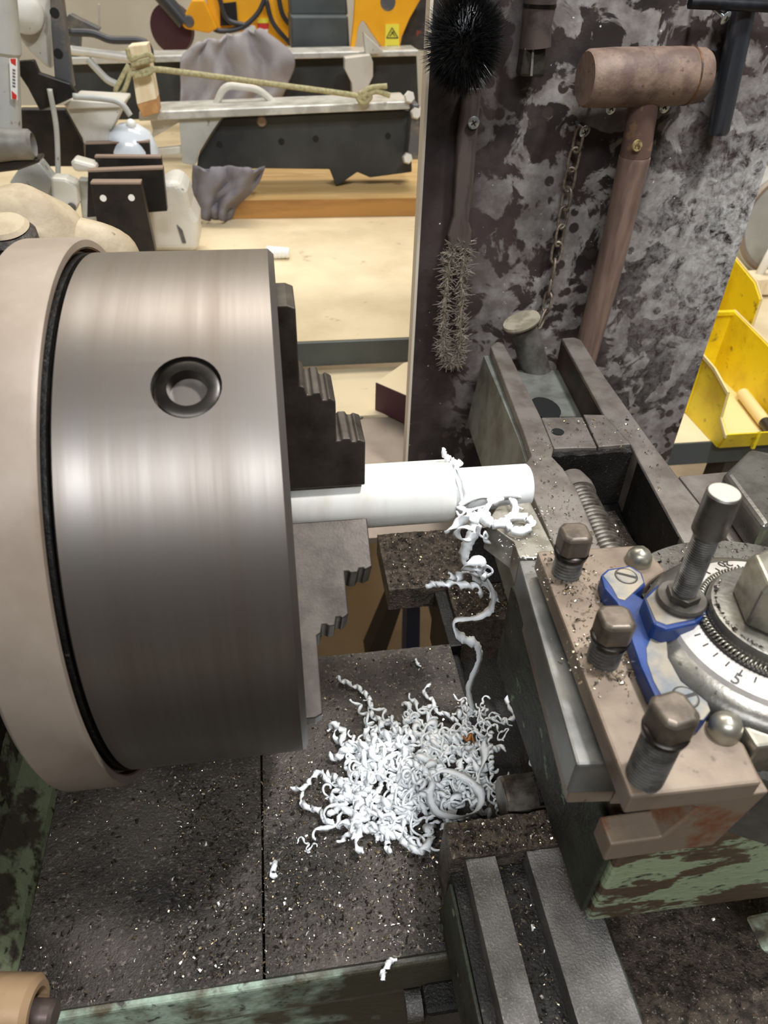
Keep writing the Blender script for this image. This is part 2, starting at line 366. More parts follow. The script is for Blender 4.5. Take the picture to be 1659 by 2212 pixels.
# ================================================================== the room
ZB = -0.17            # top of the lathe bed
struct(box(-3, 4, -2.5, 4.0, -1.05, -1.0).obj('floor', 'concrete'), 'beige concrete workshop floor')
struct(box(-3, 4, 3.2, 3.3, -1.0, 2.6).obj('wall_back', 'wall_cream'), 'cream painted workshop wall')

struct(box(-3, 4, -2.6, -2.5, -1.0, 2.6).obj('added_dark_wall', 'added_wall_brown'), 'unseen dark brown wall added for the chuck to reflect')  # added behind the camera, dark so the chuck's near side reflects dark
tag(box(-1.0, 1.2, -1.7, -0.35, -1.0, -0.985).obj('added_floor_mat', 'rubber', None, bevel=.004), 'unseen black rubber mat added for the chuck to reflect', 'mat')  # out-of-view mat, added to darken the reflection low on the chuck
# ================================================================== lathe bed and headstock
lb = thing('lathe_bed', (0, 0, -0.25), 'grimy black lathe bed with chipped green paint below the chuck', 'lathe')
relief(-0.029, 0.108, -0.163, 0.036, ZB, 0.0007, 60, 130, 1.0, 0.03).obj('bed_plate', 'bed_grime', lb, smooth=True, auto=50)
relief(-0.152, -0.0305, -0.163, 0.036, ZB - 0.0008, 0.0007, 60, 130, 4.0, 0.03).obj('gap_bridge', 'bed_grime', lb, smooth=True, auto=50)
# front of the bed below the plates, slightly hollow, painted green
pf = [(-0.1625, ZB - 0.002), (-0.166, ZB - 0.004), (-0.168, ZB - 0.03), (-0.160, ZB - 0.06), (-0.158, ZB - 0.2), (-0.10, ZB - 0.2), (-0.10, ZB - 0.029), (-0.1625, ZB - 0.029)]
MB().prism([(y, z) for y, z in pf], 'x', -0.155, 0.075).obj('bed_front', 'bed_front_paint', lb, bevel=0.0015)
box(-0.16, 0.35, -0.158, -0.10, -0.9, ZB - 0.2).obj('bed_column', 'green_grime', lb)
# left: headstock end wall with its green fillet
hw = [(-0.150, ZB), (-0.152, ZB + 0.004), (-0.158, ZB + 0.010), (-0.166, ZB + 0.022), (-0.172, ZB + 0.046), (-0.24, ZB + 0.046), (-0.24, ZB - 0.1), (-0.150, ZB - 0.1)]
lumpy(MB().prism(hw, 'y', -0.175, 0.10).obj('headstock_foot', 'green_paint', lb, bevel=0.003), 0.001, 70)
lumpy(relief(-0.24, -0.171, -0.17, 0.10, ZB + 0.05, 0.002, 50, 60, 2.0, 0.02).obj('foot_ledge', 'dark_iron', lb, smooth=True, auto=50), 0.0005, 90)
hb = MB().prism([(-0.225, ZB + 0.04), (-0.205, 0.12), (-0.16, 0.15), (0.02, 0.17), (0.18, 0.165), (0.18, -0.3), (-0.16, -0.3), (-0.18, ZB - .05)], 'x', -0.5, -0.185)
hb.obj('headstock_body', 'dark_iron', lb, bevel=0.008)
MB().prism([(-0.16, ZB+.03), (-0.12, ZB+.035), (-0.12, ZB+.1), (-0.16, ZB+.1)], 'x', -0.2, -0.18).obj('headstock_rib', 'green_paint', lb, bevel=.003)
# spindle nose between ring and headstock
MB().lathe([(-0.2, 0.0), (-0.2, 0.07), (-0.108, 0.07), (-0.108, 0.0)], (0, 0, 0), (1, 0, 0), 48).obj('spindle_nose', 'dark_iron', lb, smooth=True, auto=40)
# beige casting of the headstock top behind the ring, with its knob
hcv = MB().sphere(at(62, 540, 'y', 0.20), .040, 40, 24, (1.05, .8, .98)).sphere(at(150, 560, 'y', 0.20), .030, 32, 20, (1.5, .8, .9)).obj('headstock_cover', 'head_beige', lb, smooth=True)
lumpy(hcv, 0.0022, 50)
kp = at(14, 506, 'y', 0.15)
kn = MB().lathe([(-0.02, 0.0), (-0.02, 0.0165), (0.0, 0.0165), (0.004, 0.013), (0.006, 0.0)], kp, (0, -0.25, 1), 36).obj('oil_cap', 'knob_dark', lb, smooth=True, auto=35)
MB().lathe([(0.0045, 0.0), (0.0045, 0.014), (0.0068, 0.012), (0.0068, 0.0)], kp, (0, -0.25, 1), 36).obj('cap_top', 'head_beige', kn, smooth=True, auto=35)
# rear way beyond the gap, with chips on its ledges
relief(0.072, 0.145, 0.096, 0.165, ZB, 0.0012, 90, 60, 5.0, 0.022).obj('rear_way', 'chip_pile', lb, smooth=True, auto=50)
box(0.073, 0.30, 0.10, 0.16, ZB - 0.026, ZB - 0.021).obj('rear_way_edge', 'dark_iron', lb)
relief(0.119, 0.30, 0.056, 0.0955, ZB - 0.001, 0.0014, 90, 60, 6.0, 0.05).obj('rear_ledge', 'chip_pile', lb, smooth=True, auto=50)
box(0.146, 0.30, 0.096, 0.165, ZB - 0.02, ZB - 0.001).obj('rear_way', 'dark_iron', lb, bevel=.001)
box(0.1085, 0.1185, 0.037, 0.0950, ZB - 0.06, ZB - 0.004).obj('bed_web', 'dark_iron', lb, bevel=0.001)
box(0.1085, 0.30, -0.16, 0.0365, ZB - 0.06, ZB - 0.022).obj('bed_floor', 'bed_black', lb)
box(0.1085, 0.116, -0.16, 0.0365, ZB - 0.021, ZB - 0.012).obj('bed_web', 'bed_black', lb, bevel=0.002)
# bottom left lever hub
lh = thing('lever_hub', at(40, 2180, 'y', -0.19), 'beige hollow lever hub at the bottom of the green headstock', 'lever')
hc = at(20, 2178, 'z', -0.135)
MB().lathe([(-0.05, 0.0), (-0.05, 0.0135), (0.010, 0.0135), (0.0125, 0.011), (0.0125, 0.0085), (-0.01, 0.0082), (-0.01, 0.0)], hc, (1, -0.16, 0), 40).obj('hub', 'lever_beige', lh, smooth=True, auto=35)
MB().lathe([(-0.0099, 0.0), (-0.0099, 0.0062), (0.018, 0.0062), (0.0195, 0.005), (0.0195, 0.0)], hc + V((0, -.001, -.0035)), (1, -0.16, 0), 32).obj('shaft', 'shaft_brown', lh, smooth=True, auto=35)
# lead screw bracket at the bottom middle
p = at(965, 2170, 'z', -0.20)
lsb = thing('shaft_bracket', p, 'dark oily shaft bracket under the front of the bed', 'bracket')
box(p.x - .012, p.x + .02, p.y - .004, p.y + .012, -0.225, -0.197).obj('bracket', 'bed_black', lsb, bevel=.003)
MB().lathe([(-.0005, 0), (-.0005, .0075), (.008, .0075), (.008, 0)], p + V((-.0205, .004, -.006)), (1, 0, 0), 28).obj('shaft_end', 'ridge_oily', lsb, smooth=True, auto=35)

# ================================================================== chuck
ck = thing('lathe_chuck', (-0.04, 0, 0), 'large grey steel three-jaw lathe chuck gripping the white rod', 'chuck')
body = MB().lathe([(-0.081, 0.019), (-0.081, 0.122), (-0.0795, 0.125), (-0.0025, 0.125), (0.0, 0.1225), (0.0, 0.019), (-0.081, 0.019)], (0, 0, 0), (1, 0, 0), 160).obj('body', ['chuck_steel'], ck)
JA = [radians(90), radians(210), radians(330)]
for a in JA:                                            # jaw slots and key sockets
    R_ = Matrix.Rotation(a, 4, 'X')                     # local +y -> radial
    cut(body, MB().box(-0.012, 0.01, 0.014, 0.1165, -0.0135, 0.0135, R_))
    cut(body, MB().box(-0.020, -0.0121, 0.014, 0.1165, -0.0185, 0.0185, R_))
for a in [radians(122), radians(242), radians(2)]:
    d = V((0, cos(a), sin(a)))
    cut(body, MB().lathe([(0.118, 0.0), (0.118, 0.0125), (0.14, 0.0125), (0.14, 0.0)], (-0.034, 0, 0), d, 32))
body.data.materials.clear(); body.data.materials.append(MATS['chuck_steel'])
for p_ in body.data.polygons: p_.use_smooth = True
body.data.set_sharp_from_angle(angle=radians(25))
for a in [radians(122), radians(242), radians(2)]:
    d = V((0, cos(a), sin(a)))
    pn = MB().lathe([(0.112, 0.0), (0.112, 0.0117), (0.1232, 0.0117), (0.1237, 0.0105), (0.1237, 0.0072), (0.116, 0.0068), (0.116, 0.0)], (-0.034, 0, 0), d, 32).obj('pinion', 'bolt_side', ck, smooth=True, auto=35)
    R_ = Matrix.Rotation(a, 4, 'X')
    MB().box(-0.0385, -0.0295, 0.1161, 0.1168, -0.0045, 0.0045, R_).obj('key_socket', 'black_hole', pn)
MB().lathe([(-0.0805, 0.1255), (-0.0805, 0.1262), (-0.0785, 0.1262), (-0.0785, 0.1255)], (0, 0, 0), (1, 0, 0), 160)
for i, a in enumerate(JA):
    R_ = Matrix.Rotation(a, 4, 'X')
    prof = [(-0.0118, 0.0172), (0.0375, 0.0172), (0.0375, 0.043), (0.034, 0.0445), (0.033, 0.0435), (0.031, 0.0435), (0.030, 0.0455), (0.0265, 0.0455), (0.0255, 0.0445), (0.0235, 0.0445),
            (0.0235, 0.066), (0.0205, 0.0680), (0.0195, 0.067), (0.0175, 0.067), (0.0165, 0.071), (0.0135, 0.071), (0.0125, 0.070), (0.0105, 0.070), (0.0095, 0.074), (0.0075, 0.075), (0.0075, 0.111), (0.004, 0.1125), (-0.0118, 0.1125)]
    MB().prism([(x, r) for x, r in prof], 'z', -0.0130, 0.0130, R_).obj('jaw', 'jaw_steel', ck, bevel=0.0006)
# backplate ring
rg = thing('guard_ring', (-0.095, 0, 0), 'smooth brown-beige ring behind the grey chuck', 'ring')
MB().lathe([(-0.108, 0.08), (-0.108, 0.1295), (-0.106, 0.1315), (-0.0845, 0.1315), (-0.0825, 0.1305), (-0.0825, 0.1275), (-0.0865, 0.1262), (-0.0865, 0.08), (-0.108, 0.08)], (0, 0, 0), (1, 0, 0), 160).obj('ring', 'ring_paint', rg, smooth=True, auto=30)
MB().lathe([(-0.0863, 0.1255), (-0.0863, 0.1272), (-0.0828, 0.1280), (-0.0828, 0.1268), (-0.0863, 0.1255)], (0, 0, 0), (1, 0, 0), 160).obj('inner_lip', 'rust_edge', rg, smooth=True, auto=30)
# dark nub at the ring's foot
nb = cyl_at(275, 1690, 0.131)
MB().lathe([(-0.0844, 0.095), (-0.0844, 0.1250), (-0.0814, 0.1250), (-0.0814, 0.095)], (0, 0, 0), (1, 0, 0), 120).obj('backplate', 'dark_iron', ck, smooth=True, auto=30)

# ================================================================== white rod
rd = thing('plastic_rod', (0.03, 0, 0), 'white plastic rod in the chuck, turned down to a thinner end', 'rod')
MB().lathe([(-0.06, 0.0), (-0.06, 0.01705), (0.0835, 0.01705), (0.0855, 0.0163), (0.0862, 0.012), (0.0862, 0.0)], (0, 0, 0), (1, 0, 0), 72).obj('stock', 'rod_plastic', rd, smooth=True, auto=35)
MB().lathe([(0.0863, 0.0), (0.0863, 0.0119), (0.1285, 0.0119), (0.1295, 0.011), (0.1297, 0.0)], (0, 0, 0), (1, 0, 0), 72).obj('turned_end', 'rod_cut', rd, smooth=True, auto=35)

# ================================================================== carriage: saddle with its front wing
sd = thing('saddle', (0.12, -0.15, -0.15), 'black oily carriage saddle with two flat ways beside the bed', 'saddle')
relief(0.0725, 0.0875, -0.33, -0.142, -0.120, 0.0003, 150, 120, 11, 0.012).obj('slideway', 'ridge_oily', sd, smooth=True, auto=50)
relief(0.1035, 0.1300, -0.33, -0.142, -0.120, 0.0003, 150, 120, 12, 0.012).obj('slideway', 'ridge_oily', sd, smooth=True, auto=50)
relief(0.0665, 0.1300, -0.33, -0.142, -0.1325, 0.0008, 120, 120, 13, 0.034).obj('groove_floor', 'bed_black', sd, smooth=True, auto=50)
MB().prism([(0.0618, -0.168), (0.0664, -0.168), (0.0664, -0.134), (0.0645, -0.134)], 'y', -0.33, -0.146).obj('side_wall', 'green_grime', sd, bevel=0.001)
relief(0.0655, 0.1340, -0.1415, -0.1235, -0.1185, 0.0022, 110, 70, 14, 0.05).obj('wiper_ledge', 'chip_pile', sd, smooth=True, auto=60)
MB().prism([(-0.1235, -0.119), (-0.1215, -0.123), (-0.120, -0.165), (-0.1235, -0.165)], 'x', 0.066, 0.136).obj('ledge_face', 'bed_black', sd, bevel=.001)
# right skirt: a green wall and the lower brown plate beyond it
MB().prism([(0.1305, -0.191), (0.138, -0.191), (0.1345, -0.128), (0.1305, -0.128)], 'y', -0.33, -0.142).obj('side_wall', 'green_grime', sd, bevel=.001)
relief(0.1385, 0.30, -0.33, -0.05, -0.165, 0.0006, 80, 110, 15, 0.026).obj('apron_plate', 'chip_pile', sd, smooth=True, auto=50)
# feed shaft between bed and saddle
fs = thing('feed_shaft', (0.11, -0.105, -0.13), 'short worn steel shaft poking out of the black saddle', 'shaft')
MB().lathe([(0.0, 0.0), (0.0, 0.0115), (0.002, 0.0125), (0.07, 0.0125), (0.07, 0.0)], (0.1015, -0.1078, -0.1315), (1, 0, 0), 14).obj('shaft', 'screw_steel', fs, bevel=.0008)
ch = relief(0.119, 0.131, -0.118, -0.102, -0.1195, 0.002, 300, 26, 17, 0.004).obj('swarf_cake', 'bed_black', fs, smooth=True, auto=60)
# ================================================================== cross slide body under the tool post (green front)
cb = thing('compound_base', (0.2, -0.09, -0.115), 'chipped green painted slide base under the tool holder', 'slide base')
CB = [(0.1205, -0.1785), (0.34, -0.1825), (0.34, -0.03), (0.1215, -0.03)]
MB().prism(CB, 'z', -0.1165, -0.0455).obj('base_block', 'green_chipped', cb, bevel=0.002)
lumpy(MB().box(0.1175, 0.1203, -0.176, -0.03, -0.112, -0.046).obj('side_plate', 'green_grime', cb, bevel=.001), .0006, 60)
relief(0.125, 0.34, -0.175, -0.065, -0.0435, 0.0015, 90, 90, 18, 0.0018).obj('chip_layer', 'chip_pile', cb, smooth=True, auto=60)
p = at(1640, 1985, 'y', -0.184)
MB().prism([(p.x-.010, p.z+.006), (p.x+.03, p.z+.012), (p.x+.03, p.z-.014), (p.x-.002, p.z-.004)], 'y', -0.1995, -0.1835).obj('cover_lug', 'green_mint', cb, bevel=.002)
# ================================================================== rear cross slide: two rails, bridge, pockets and screw
ZS = -0.04
xs = thing('cross_slide', (0.2, 0.1, -0.1), 'long grey steel cross slide with an open slot reaching the tool board', 'cross slide')
def zp(pts, z=ZS): return [(q.x, q.y) for q in (at(a, b, 'z', z) for a, b in pts)]
left = zp([(1060, 748), (1072, 738), (1086, 738), (1110, 782), (1169, 901), (1196, 968), (1192, 985), (1216, 1010), (1245, 1054), (1295, 1176), (1300, 1188), (1200, 1188), (1192, 1168), (1127, 1012), (1148, 983), (1129, 927)])
MB().prism(left, 'z', -0.088, ZS).obj('left_rail', 'slide_steel', xs, bevel=0.0012)
right = zp([(1214, 730), (1240, 728), (1256, 734), (1290, 790), (1401, 946), (1465, 1030), (1560, 1150), (1560, 1190), (1488, 1190), (1469, 1157), (1380, 994), (1363, 960), (1305, 897)])
MB().prism(right, 'z', -0.088, ZS).obj('right_rail', 'slide_steel', xs, bevel=0.0012)
br = zp([(1170, 901), (1258, 900), (1290, 966), (1246, 966), (1197, 968)])
MB().prism(br, 'z', -0.085, ZS - 0.0003).obj('bridge', 'slide_steel', xs, bevel=0.0006)
br2 = zp([(1260, 896), (1304, 897), (1362, 960), (1293, 966)])
MB().prism(br2, 'z', -0.085, ZS + 0.0004).obj('bridge', 'slide_steel', xs, bevel=0.0006)
q = at(1205, 933, 'z', ZS)
MB().lathe([(0.0002, 0), (0.0002, 0.0042), (0.0012, 0.0045), (0.0012, 0.0)], q + V((0, 0, -.0008)), (0, 0, 1), 24).obj('oil_hole', 'black_hole', xs)
fl = zp([(1100, 800), (1245, 800), (1305, 897), (1170, 901)], -0.066)
MB().prism(fl, 'z', -0.078, -0.066).obj('pocket_floor', 'slide_side', xs)
ov = at(1178, 882, 'z', -0.066)
MB().prism([(ov.x + .012*cos(t*pi/10)*(1.0), ov.y + .018*sin(t*pi/10)) for t in range(20)], 'z', -0.0665, -0.0655).obj('oval_hole', 'black_hole', xs)
# left outer face, lighter and worn, below the left rail
lf = zp([(1052, 750), (1129, 927), (1148, 983), (1127, 1012), (1190, 1168)])
lo_ = [V((x - .002, y, -0.048)) for x, y in lf]; lo2 = [V((x - .010, y, -0.115)) for x, y in lf]
m_ = MB()
for i in range(len(lf) - 1): m_.add([lo_[i], lo_[i+1], lo2[i+1], lo2[i], lo_[i] + V((.006, 0, 0)), lo_[i+1] + V((.006, 0, 0)), lo2[i+1] + V((.012, 0, 0)), lo2[i] + V((.012, 0, 0))], [(0, 1, 2, 3), (4, 7, 6, 5), (0, 4, 5, 1), (3, 2, 6, 7), (0, 3, 7, 4), (1, 5, 6, 2)])
m_.obj('side_casting', 'slide_side', xs)
rb = zp([(1214, 733), (1304, 897)]);
MB().add([V((rb[0][0] - .0006, rb[0][1], ZS - .001)), V((rb[1][0] - .0006, rb[1][1], ZS - .001)), V((rb[1][0] - .0006, rb[1][1], -.066)), V((rb[0][0] - .0006, rb[0][1], -.066)),
          V((rb[0][0], rb[0][1], ZS - .001)), V((rb[1][0], rb[1][1], ZS - .001)), V((rb[1][0], rb[1][1], -.066)), V((rb[0][0], rb[0][1], -.066))], [(0, 1, 2, 3), (4, 7, 6, 5), (0, 4, 5, 1), (3, 2, 6, 7), (0, 3, 7, 4), (1, 5, 6, 2)]).obj('inner_face', 'slide_brown', xs)
sw = zp([(1380, 994), (1469, 1157)])
MB().prism([(sw[0][0] - .0007, sw[0][1]), (sw[1][0] - .0007, sw[1][1]), (sw[1][0] - .0001, sw[1][1]), (sw[0][0] - .0001, sw[0][1])], 'z', -0.088, ZS - .0012).obj('slot_wall', 'bed_black', xs)
sw = zp([(1192, 970), (1362, 962)], ZS)
relief(0.176, 0.243, sw[0][1] - .0065, sw[0][1] - .0005, ZS - .0022, .0012, 160, 60, 31, .045).obj('slot_end', 'bed_black', xs, smooth=True, auto=60)
# slot floor
box(0.165, 0.26, -0.03, 0.10, -0.10, -0.0885).obj('slot_floor', 'dark_iron', xs)
relief(0.205, 0.232, -0.03, 0.075, -0.0865, 0.0012, 120, 60, 21, .0018).obj('slot_chips', 'chip_pile', xs, smooth=True, auto=60)
# screw: thread ridges around a core
sc0, sc1 = V((0.1935, 0.066, -0.0585)), V((0.1875, -0.045, -0.0585))
scw = thing('feed_screw', sc0, 'round-threaded feed screw lying in the slot of the cross slide', 'screw')
prof = []; Ls = (sc1 - sc0).length; nt_ = 31
for i in range(nt_ * 8 + 1):
    h = Ls * i / (nt_ * 8); ph = (i % 8) / 8
    prof.append((h, 0.0092 + 0.0021 * (0.5 - 0.5*cos(2*pi*ph))))
prof = [(0, 0)] + prof + [(Ls, 0)]
MB().lathe(prof, sc0, sc1 - sc0, 28).obj('thread', 'screw_steel', scw, smooth=True, auto=60)
MB().lathe([(-0.012, 0), (-0.012, 0.0100), (-0.001, 0.0122), (0.006, 0.0122), (0.006, 0.0)], sc0, sc1 - sc0, 32).obj('collar', 'slide_steel', scw, smooth=True, auto=40)
# grey plate and block to the right of the slide
rp = thing('slide_cover', (0.30, 0.03, -0.05), 'grey steel cover plate with a raised block right of the slide', 'cover')
MB().prism(zp([(1466, 1028), (1660, 1010), (1800, 1200), (1600, 1200)], -0.046), 'z', -0.07, -0.046).obj('plate', 'slide_steel', rp, bevel=.001)
bp = zp([(1556, 1042), (1612, 988), (1720, 1010), (1760, 1120), (1640, 1160)], -0.03)
MB().prism(bp, 'z', -0.0455, -0.022).obj('block', 'post_steel', rp, bevel=0.004, seg=3)

# ================================================================== cutting tool
ct = thing('cutting_tool', (0.11, -0.09, -0.02), 'square steel turning tool with a pale tip touching the white rod', 'cutting tool')
ta, tb = at(1110, 1165, 'z', 0), at(1247, 1650, 'z', 0)
dv = (tb - ta).normalized(); nv = V((-dv.y, dv.x, 0));  nv = nv if nv.x > 0 else -nv
def tp(s, t, z=0): return ta + dv*s + nv*t + V((0, 0, z))
sl = (tb - ta).length
MB().prism([(tp(0.014, 0).x, tp(0.014, 0).y), (tp(sl, 0).x, tp(sl, 0).y), (tp(sl, 0.02).x, tp(sl, 0.02).y), (tp(0.014, 0.02).x, tp(0.014, 0.02).y)], 'z', -0.0205, -0.0008).obj('shank', 'tool_steel', ct, bevel=0.0012)
tip = [at(1075, 1092, 'z', 0), at(1146, 1084, 'z', 0), tp(0.0138, 0.0195), tp(0.0138, 0.0003), tp(0.002, -.0003), at(1052, 1128, 'z', 0)]
MB().prism([(p_.x, p_.y) for p_ in tip], 'z', -0.018, 0.0).obj('tip', 'tool_tip', ct, bevel=0.0006)
# ================================================================== tool holder
th = thing('tool_holder', (0.12, -0.13, -0.03), 'tan steel tool holder plate with a blue clamp bracket and three bolts', 'tool holder')
ZP = 0.0135
PC = V((0.184, -0.134, 0))        # tool post centre
def zpt(a, b, z=ZP):
    q_ = at(a, b, 'z', z); return (q_.x, q_.y)
outl = [zpt(1160, 1190), zpt(1362, 1722), zpt(1648, 1690)]
a0 = atan2(outl[2][1] + .013 - PC.y, outl[2][0] + .004 - PC.x)
arc = [(PC.x + 0.0505*cos(a_), PC.y + 0.0505*sin(a_)) for a_ in [radians(d_) for d_ in range(226, 108, -6)]]
pl = [outl[0], outl[1], outl[2], (outl[2][0] + .002, outl[2][1] + .015)] + arc + [zpt(1392, 1176)]
MB().prism(pl, 'z', 0.0025, ZP).obj('top_plate', 'plate_steel', th, bevel=0.0012)
# body under the plate, bottom lip
fx = outl[1]
MB().prism([(fx[0] + .023, .0024), (fx[0] + .055, .0024), (fx[0] + .046, -.034), (fx[0] + .002, -.034), (fx[0] + .002, -.0215), (fx[0] + .0215, -.0215), (fx[0] + .030, -0.003)], 'y', fx[1] + .0012, fx[1] + .012).obj('front_body', 'plate_rust', th, bevel=0.0008)
bd = MB().prism([(tp(0.03, .0215).x, tp(0.03, .0215).y), (tp(sl - .004, .0215).x, tp(sl - .004, .0215).y), (tp(sl - .004, .026).x, tp(sl - .004, .026).y), (tp(0.03, .026).x, tp(0.03, .026).y)], 'z', -0.036, 0.0024)
bd.obj('web', 'plate_rust', th)
lip = [tp(0.03, 0.003), tp(sl - .0035, 0.003), tp(sl - .0035, 0.0212), tp(0.03, 0.0212)]
MB().prism([(p_.x, p_.y) for p_ in lip], 'z', -0.034, -0.0208).obj('bottom_lip', 'plate_steel', th, bevel=0.001)
# three square-headed clamp bolts
def bolt(base, ztop, hexhead=False, rot=0.0, rr=.0060):
    b_ = thing('tmp', base, '', ''); bpy.data.objects.remove(b_)
    hh = 0.0135; zt = ztop
    prof = []; z0 = base.z - .001; n_ = max(2, int((zt - hh - z0)/0.0016))
    for i in range(n_ * 4 + 1):
        prof.append(((zt - hh - z0) * i/(n_*4), rr + (0.0004 if i % 4 in (1, 2) else -0.0003)))
    th_ = MB().lathe([(0, 0)] + prof + [(prof[-1][0], 0)], (base.x, base.y, z0), (0, 0, 1), 28).obj('clamp_bolt', 'thread_steel', th, smooth=True, auto=60)
    MB().lathe([(0, 0), (0, rr + .0012), (.0022, rr + .0016), (.0032, rr + .0004), (.0032, 0)], (base.x, base.y, zt - hh - .0002), (0, 0, 1), 28).obj('bolt_collar', 'bolt_side', th_, smooth=True, auto=40)
    n_s = 6 if hexhead else 4; R0 = (rr + .0005) * (1.12 if hexhead else 1.16)
    poly = []
    for k in range(4):
        for da in (-.22, .22): poly.append((base.x + R0*cos(rot + pi/2*k + da), base.y + R0*sin(rot + pi/2*k + da)))
    n_s = 8
    # head: prism with a domed chamfered top
    m2 = MB(); rings = [(0.003, 1.0), (hh - .0018, 1.0), (hh - .0004, .90), (hh, .72)]
    rowsv = []
    for (h, s_) in rings:
        rowsv.append([V((base.x + (x - base.x)*s_, base.y + (y - base.y)*s_, zt - hh + h)) for x, y in poly])
    allv = [v_ for r_ in rowsv for v_ in r_]; fs_ = []
    for i in range(len(rings) - 1):
        for k in range(n_s): fs_.append((i*n_s + k, i*n_s + (k+1) % n_s, (i+1)*n_s + (k+1) % n_s, (i+1)*n_s + k))
    fs_ += [tuple(range(n_s)), tuple(range((len(rings)-1)*n_s, len(rings)*n_s))]
    m2.add(allv, fs_).obj('bolt_head', 'bolt_steel', th_, bevel=.0006)
for (px_, py_), top, r0 in [((1222, 1238), 1146, .35), ((1302, 1425), 1330, .30), ((1392, 1676), 1527, .55)]:
    b0 = at(px_, py_, 'z', ZP); bolt(b0, hz(b0.x, b0.y, top), rot=r0 + .4)
# blue bracket: painted side below, worn bare top
def zq(pts, z): return [zpt(a, b, z) for a, b in pts]
ZK = 0.022
bk = zq([(1298, 1240), (1312, 1228), (1362, 1220), (1388, 1236), (1396, 1262), (1372, 1280), (1400, 1300), (1420, 1262), (1470, 1252), (1520, 1290), (1528, 1330), (1510, 1350), (1440, 1375), (1442, 1420), (1470, 1470), (1528, 1515), (1536, 1535), (1520, 1556), (1460, 1560), (1420, 1515), (1385, 1440), (1366, 1385), (1350, 1330), (1332, 1300), (1306, 1270)], ZK)
brk = MB().prism(bk, 'z', ZP + .0002, ZK).obj('clamp_bracket', 'blue_paint', th, bevel=0.0012, label='blue painted clamp bracket with worn edges')
def shrink(poly, d):
    cxy = V((sum(x for x, y in poly)/len(poly), sum(y for x, y in poly)/len(poly)))
    out = []; n_ = len(poly); area_ = sum(poly[i][0]*poly[(i+1) % n_][1] - poly[(i+1) % n_][0]*poly[i][1] for i in range(n_))
    sg = 1 if area_ > 0 else -1
    for i in range(n_):
        a_, b_, c_ = V(poly[i-1]), V(poly[i]), V(poly[(i+1) % n_]); e = (c_ - a_).normalized(); nn = V((-e.y, e.x))*sg
        out.append(tuple(b_ + nn*d))
    return out
worn1 = zq([(1303, 1243), (1315, 1232), (1360, 1224), (1384, 1238), (1391, 1258), (1372, 1276), (1350, 1296), (1335, 1292), (1322, 1268)], ZK + .0004)
MB().prism(worn1, 'z', ZK - .0003, ZK + .0004).obj('worn_pad', 'blue_worn', brk, bevel=.0003)
worn2 = zq([(1396, 1400), (1408, 1372), (1440, 1377), (1443, 1420), (1471, 1471), (1528, 1516), (1535, 1535), (1520, 1554), (1472, 1558), (1440, 1522), (1412, 1470), (1398, 1430)], ZK + .0004)
MB().prism(worn2, 'z', ZK - .0003, ZK + .0004).obj('worn_pad', 'blue_worn', brk, bevel=.0003)
for (a, b), ang in [((1352, 1246), 0.5), ((1480, 1508), 1.75)]:
    s0 = at(a, b, 'z', ZK); 
    sc_ = MB().lathe([(-.0001, 0), (-.0001, .0043), (.0006, .0043), (.0009, .0039), (.0009, 0)], s0, (0, 0, 1), 30).obj('slotted_screw', 'blue_worn', brk, smooth=True, auto=35)
    MB().box(-.0041, .0041, -.0007, .0007, .0004, .0010, Matrix.Translation(s0) @ Matrix.Rotation(ang + (pi/2 if ang > 1 else -1.0), 4, 'Z')).obj('screw_slot', 'ink', sc_)
    MB().lathe([(.0, .0043), (.0, .0049), (.0005, .0049), (.0005, .0043), (.0, .0043)], s0, (0, 0, 1), 30).obj('screw_rim', 'ink', sc_)
# raised boss that carries the stud
bs = zq([(1390, 1290), (1420, 1262), (1470, 1252), (1520, 1285), (1528, 1325), (1505, 1345), (1440, 1360), (1412, 1348)], 0.030)
MB().prism(bs, 'z', ZK - .001, 0.030).obj('bracket_boss', 'blue_paint', brk, bevel=.0012)
wb = zq([(1396, 1292), (1422, 1268), (1470, 1258), (1514, 1288), (1521, 1322), (1500, 1336), (1440, 1349), (1417, 1340)], 0.0304)
MB().prism(wb, 'z', 0.0297, 0.0304).obj('worn_pad', 'blue_worn', brk, bevel=.0003)
s0 = at(1475, 1285, 'z', 0.034); stt = hz(s0.x, s0.y, 1064)
std = MB().lathe([(0.0305, 0), (0.0305, .0095), (.0322, .0098), (.0332, .0092), (.0332, 0)], (s0.x, s0.y, 0), (0, 0, 1), 44).obj('adjusting_screw', 'stud_steel', th, smooth=True, auto=35, label='tall height adjusting screw')
pr = [(0.0333, 0)]; zt_ = stt - .019
nth = int((zt_ - .0333)/.0011)
for i in range(nth*4 + 1): pr.append((.0333 + (zt_ - .0333)*i/(nth*4), .0044 + (.0003 if i % 4 in (1, 2) else -.0002)))
pr += [(zt_, 0)]
MB().lathe(pr, (s0.x, s0.y, 0), (0, 0, 1), 26).obj('screw_thread', 'thread_steel', std, smooth=True, auto=60)
MB().lathe([(zt_ - .0002, 0), (zt_ - .0002, .0052), (zt_ + .0015, .0062), (stt - .0006, .0060), (stt, .0054), (stt, 0)], (s0.x, s0.y, 0), (0, 0, 1), 36).obj('screw_grip', 'stud_steel', std, smooth=True, auto=35)
MB().lathe([(stt + .0001, 0), (stt + .0001, .0055), (stt + .0003, .0053), (stt + .0003, 0)], (s0.x, s0.y, 0), (0, 0, 1), 36).obj('grip_end', 'stud_top', std)
hx = [(s0.x + .0066*cos(k*pi/3 + .3), s0.y + .0066*sin(k*pi/3 + .3)) for k in range(6)]
MB().prism(hx, 'z', .0331, .0362).obj('lock_nut', 'stud_steel', std, bevel=.0004)
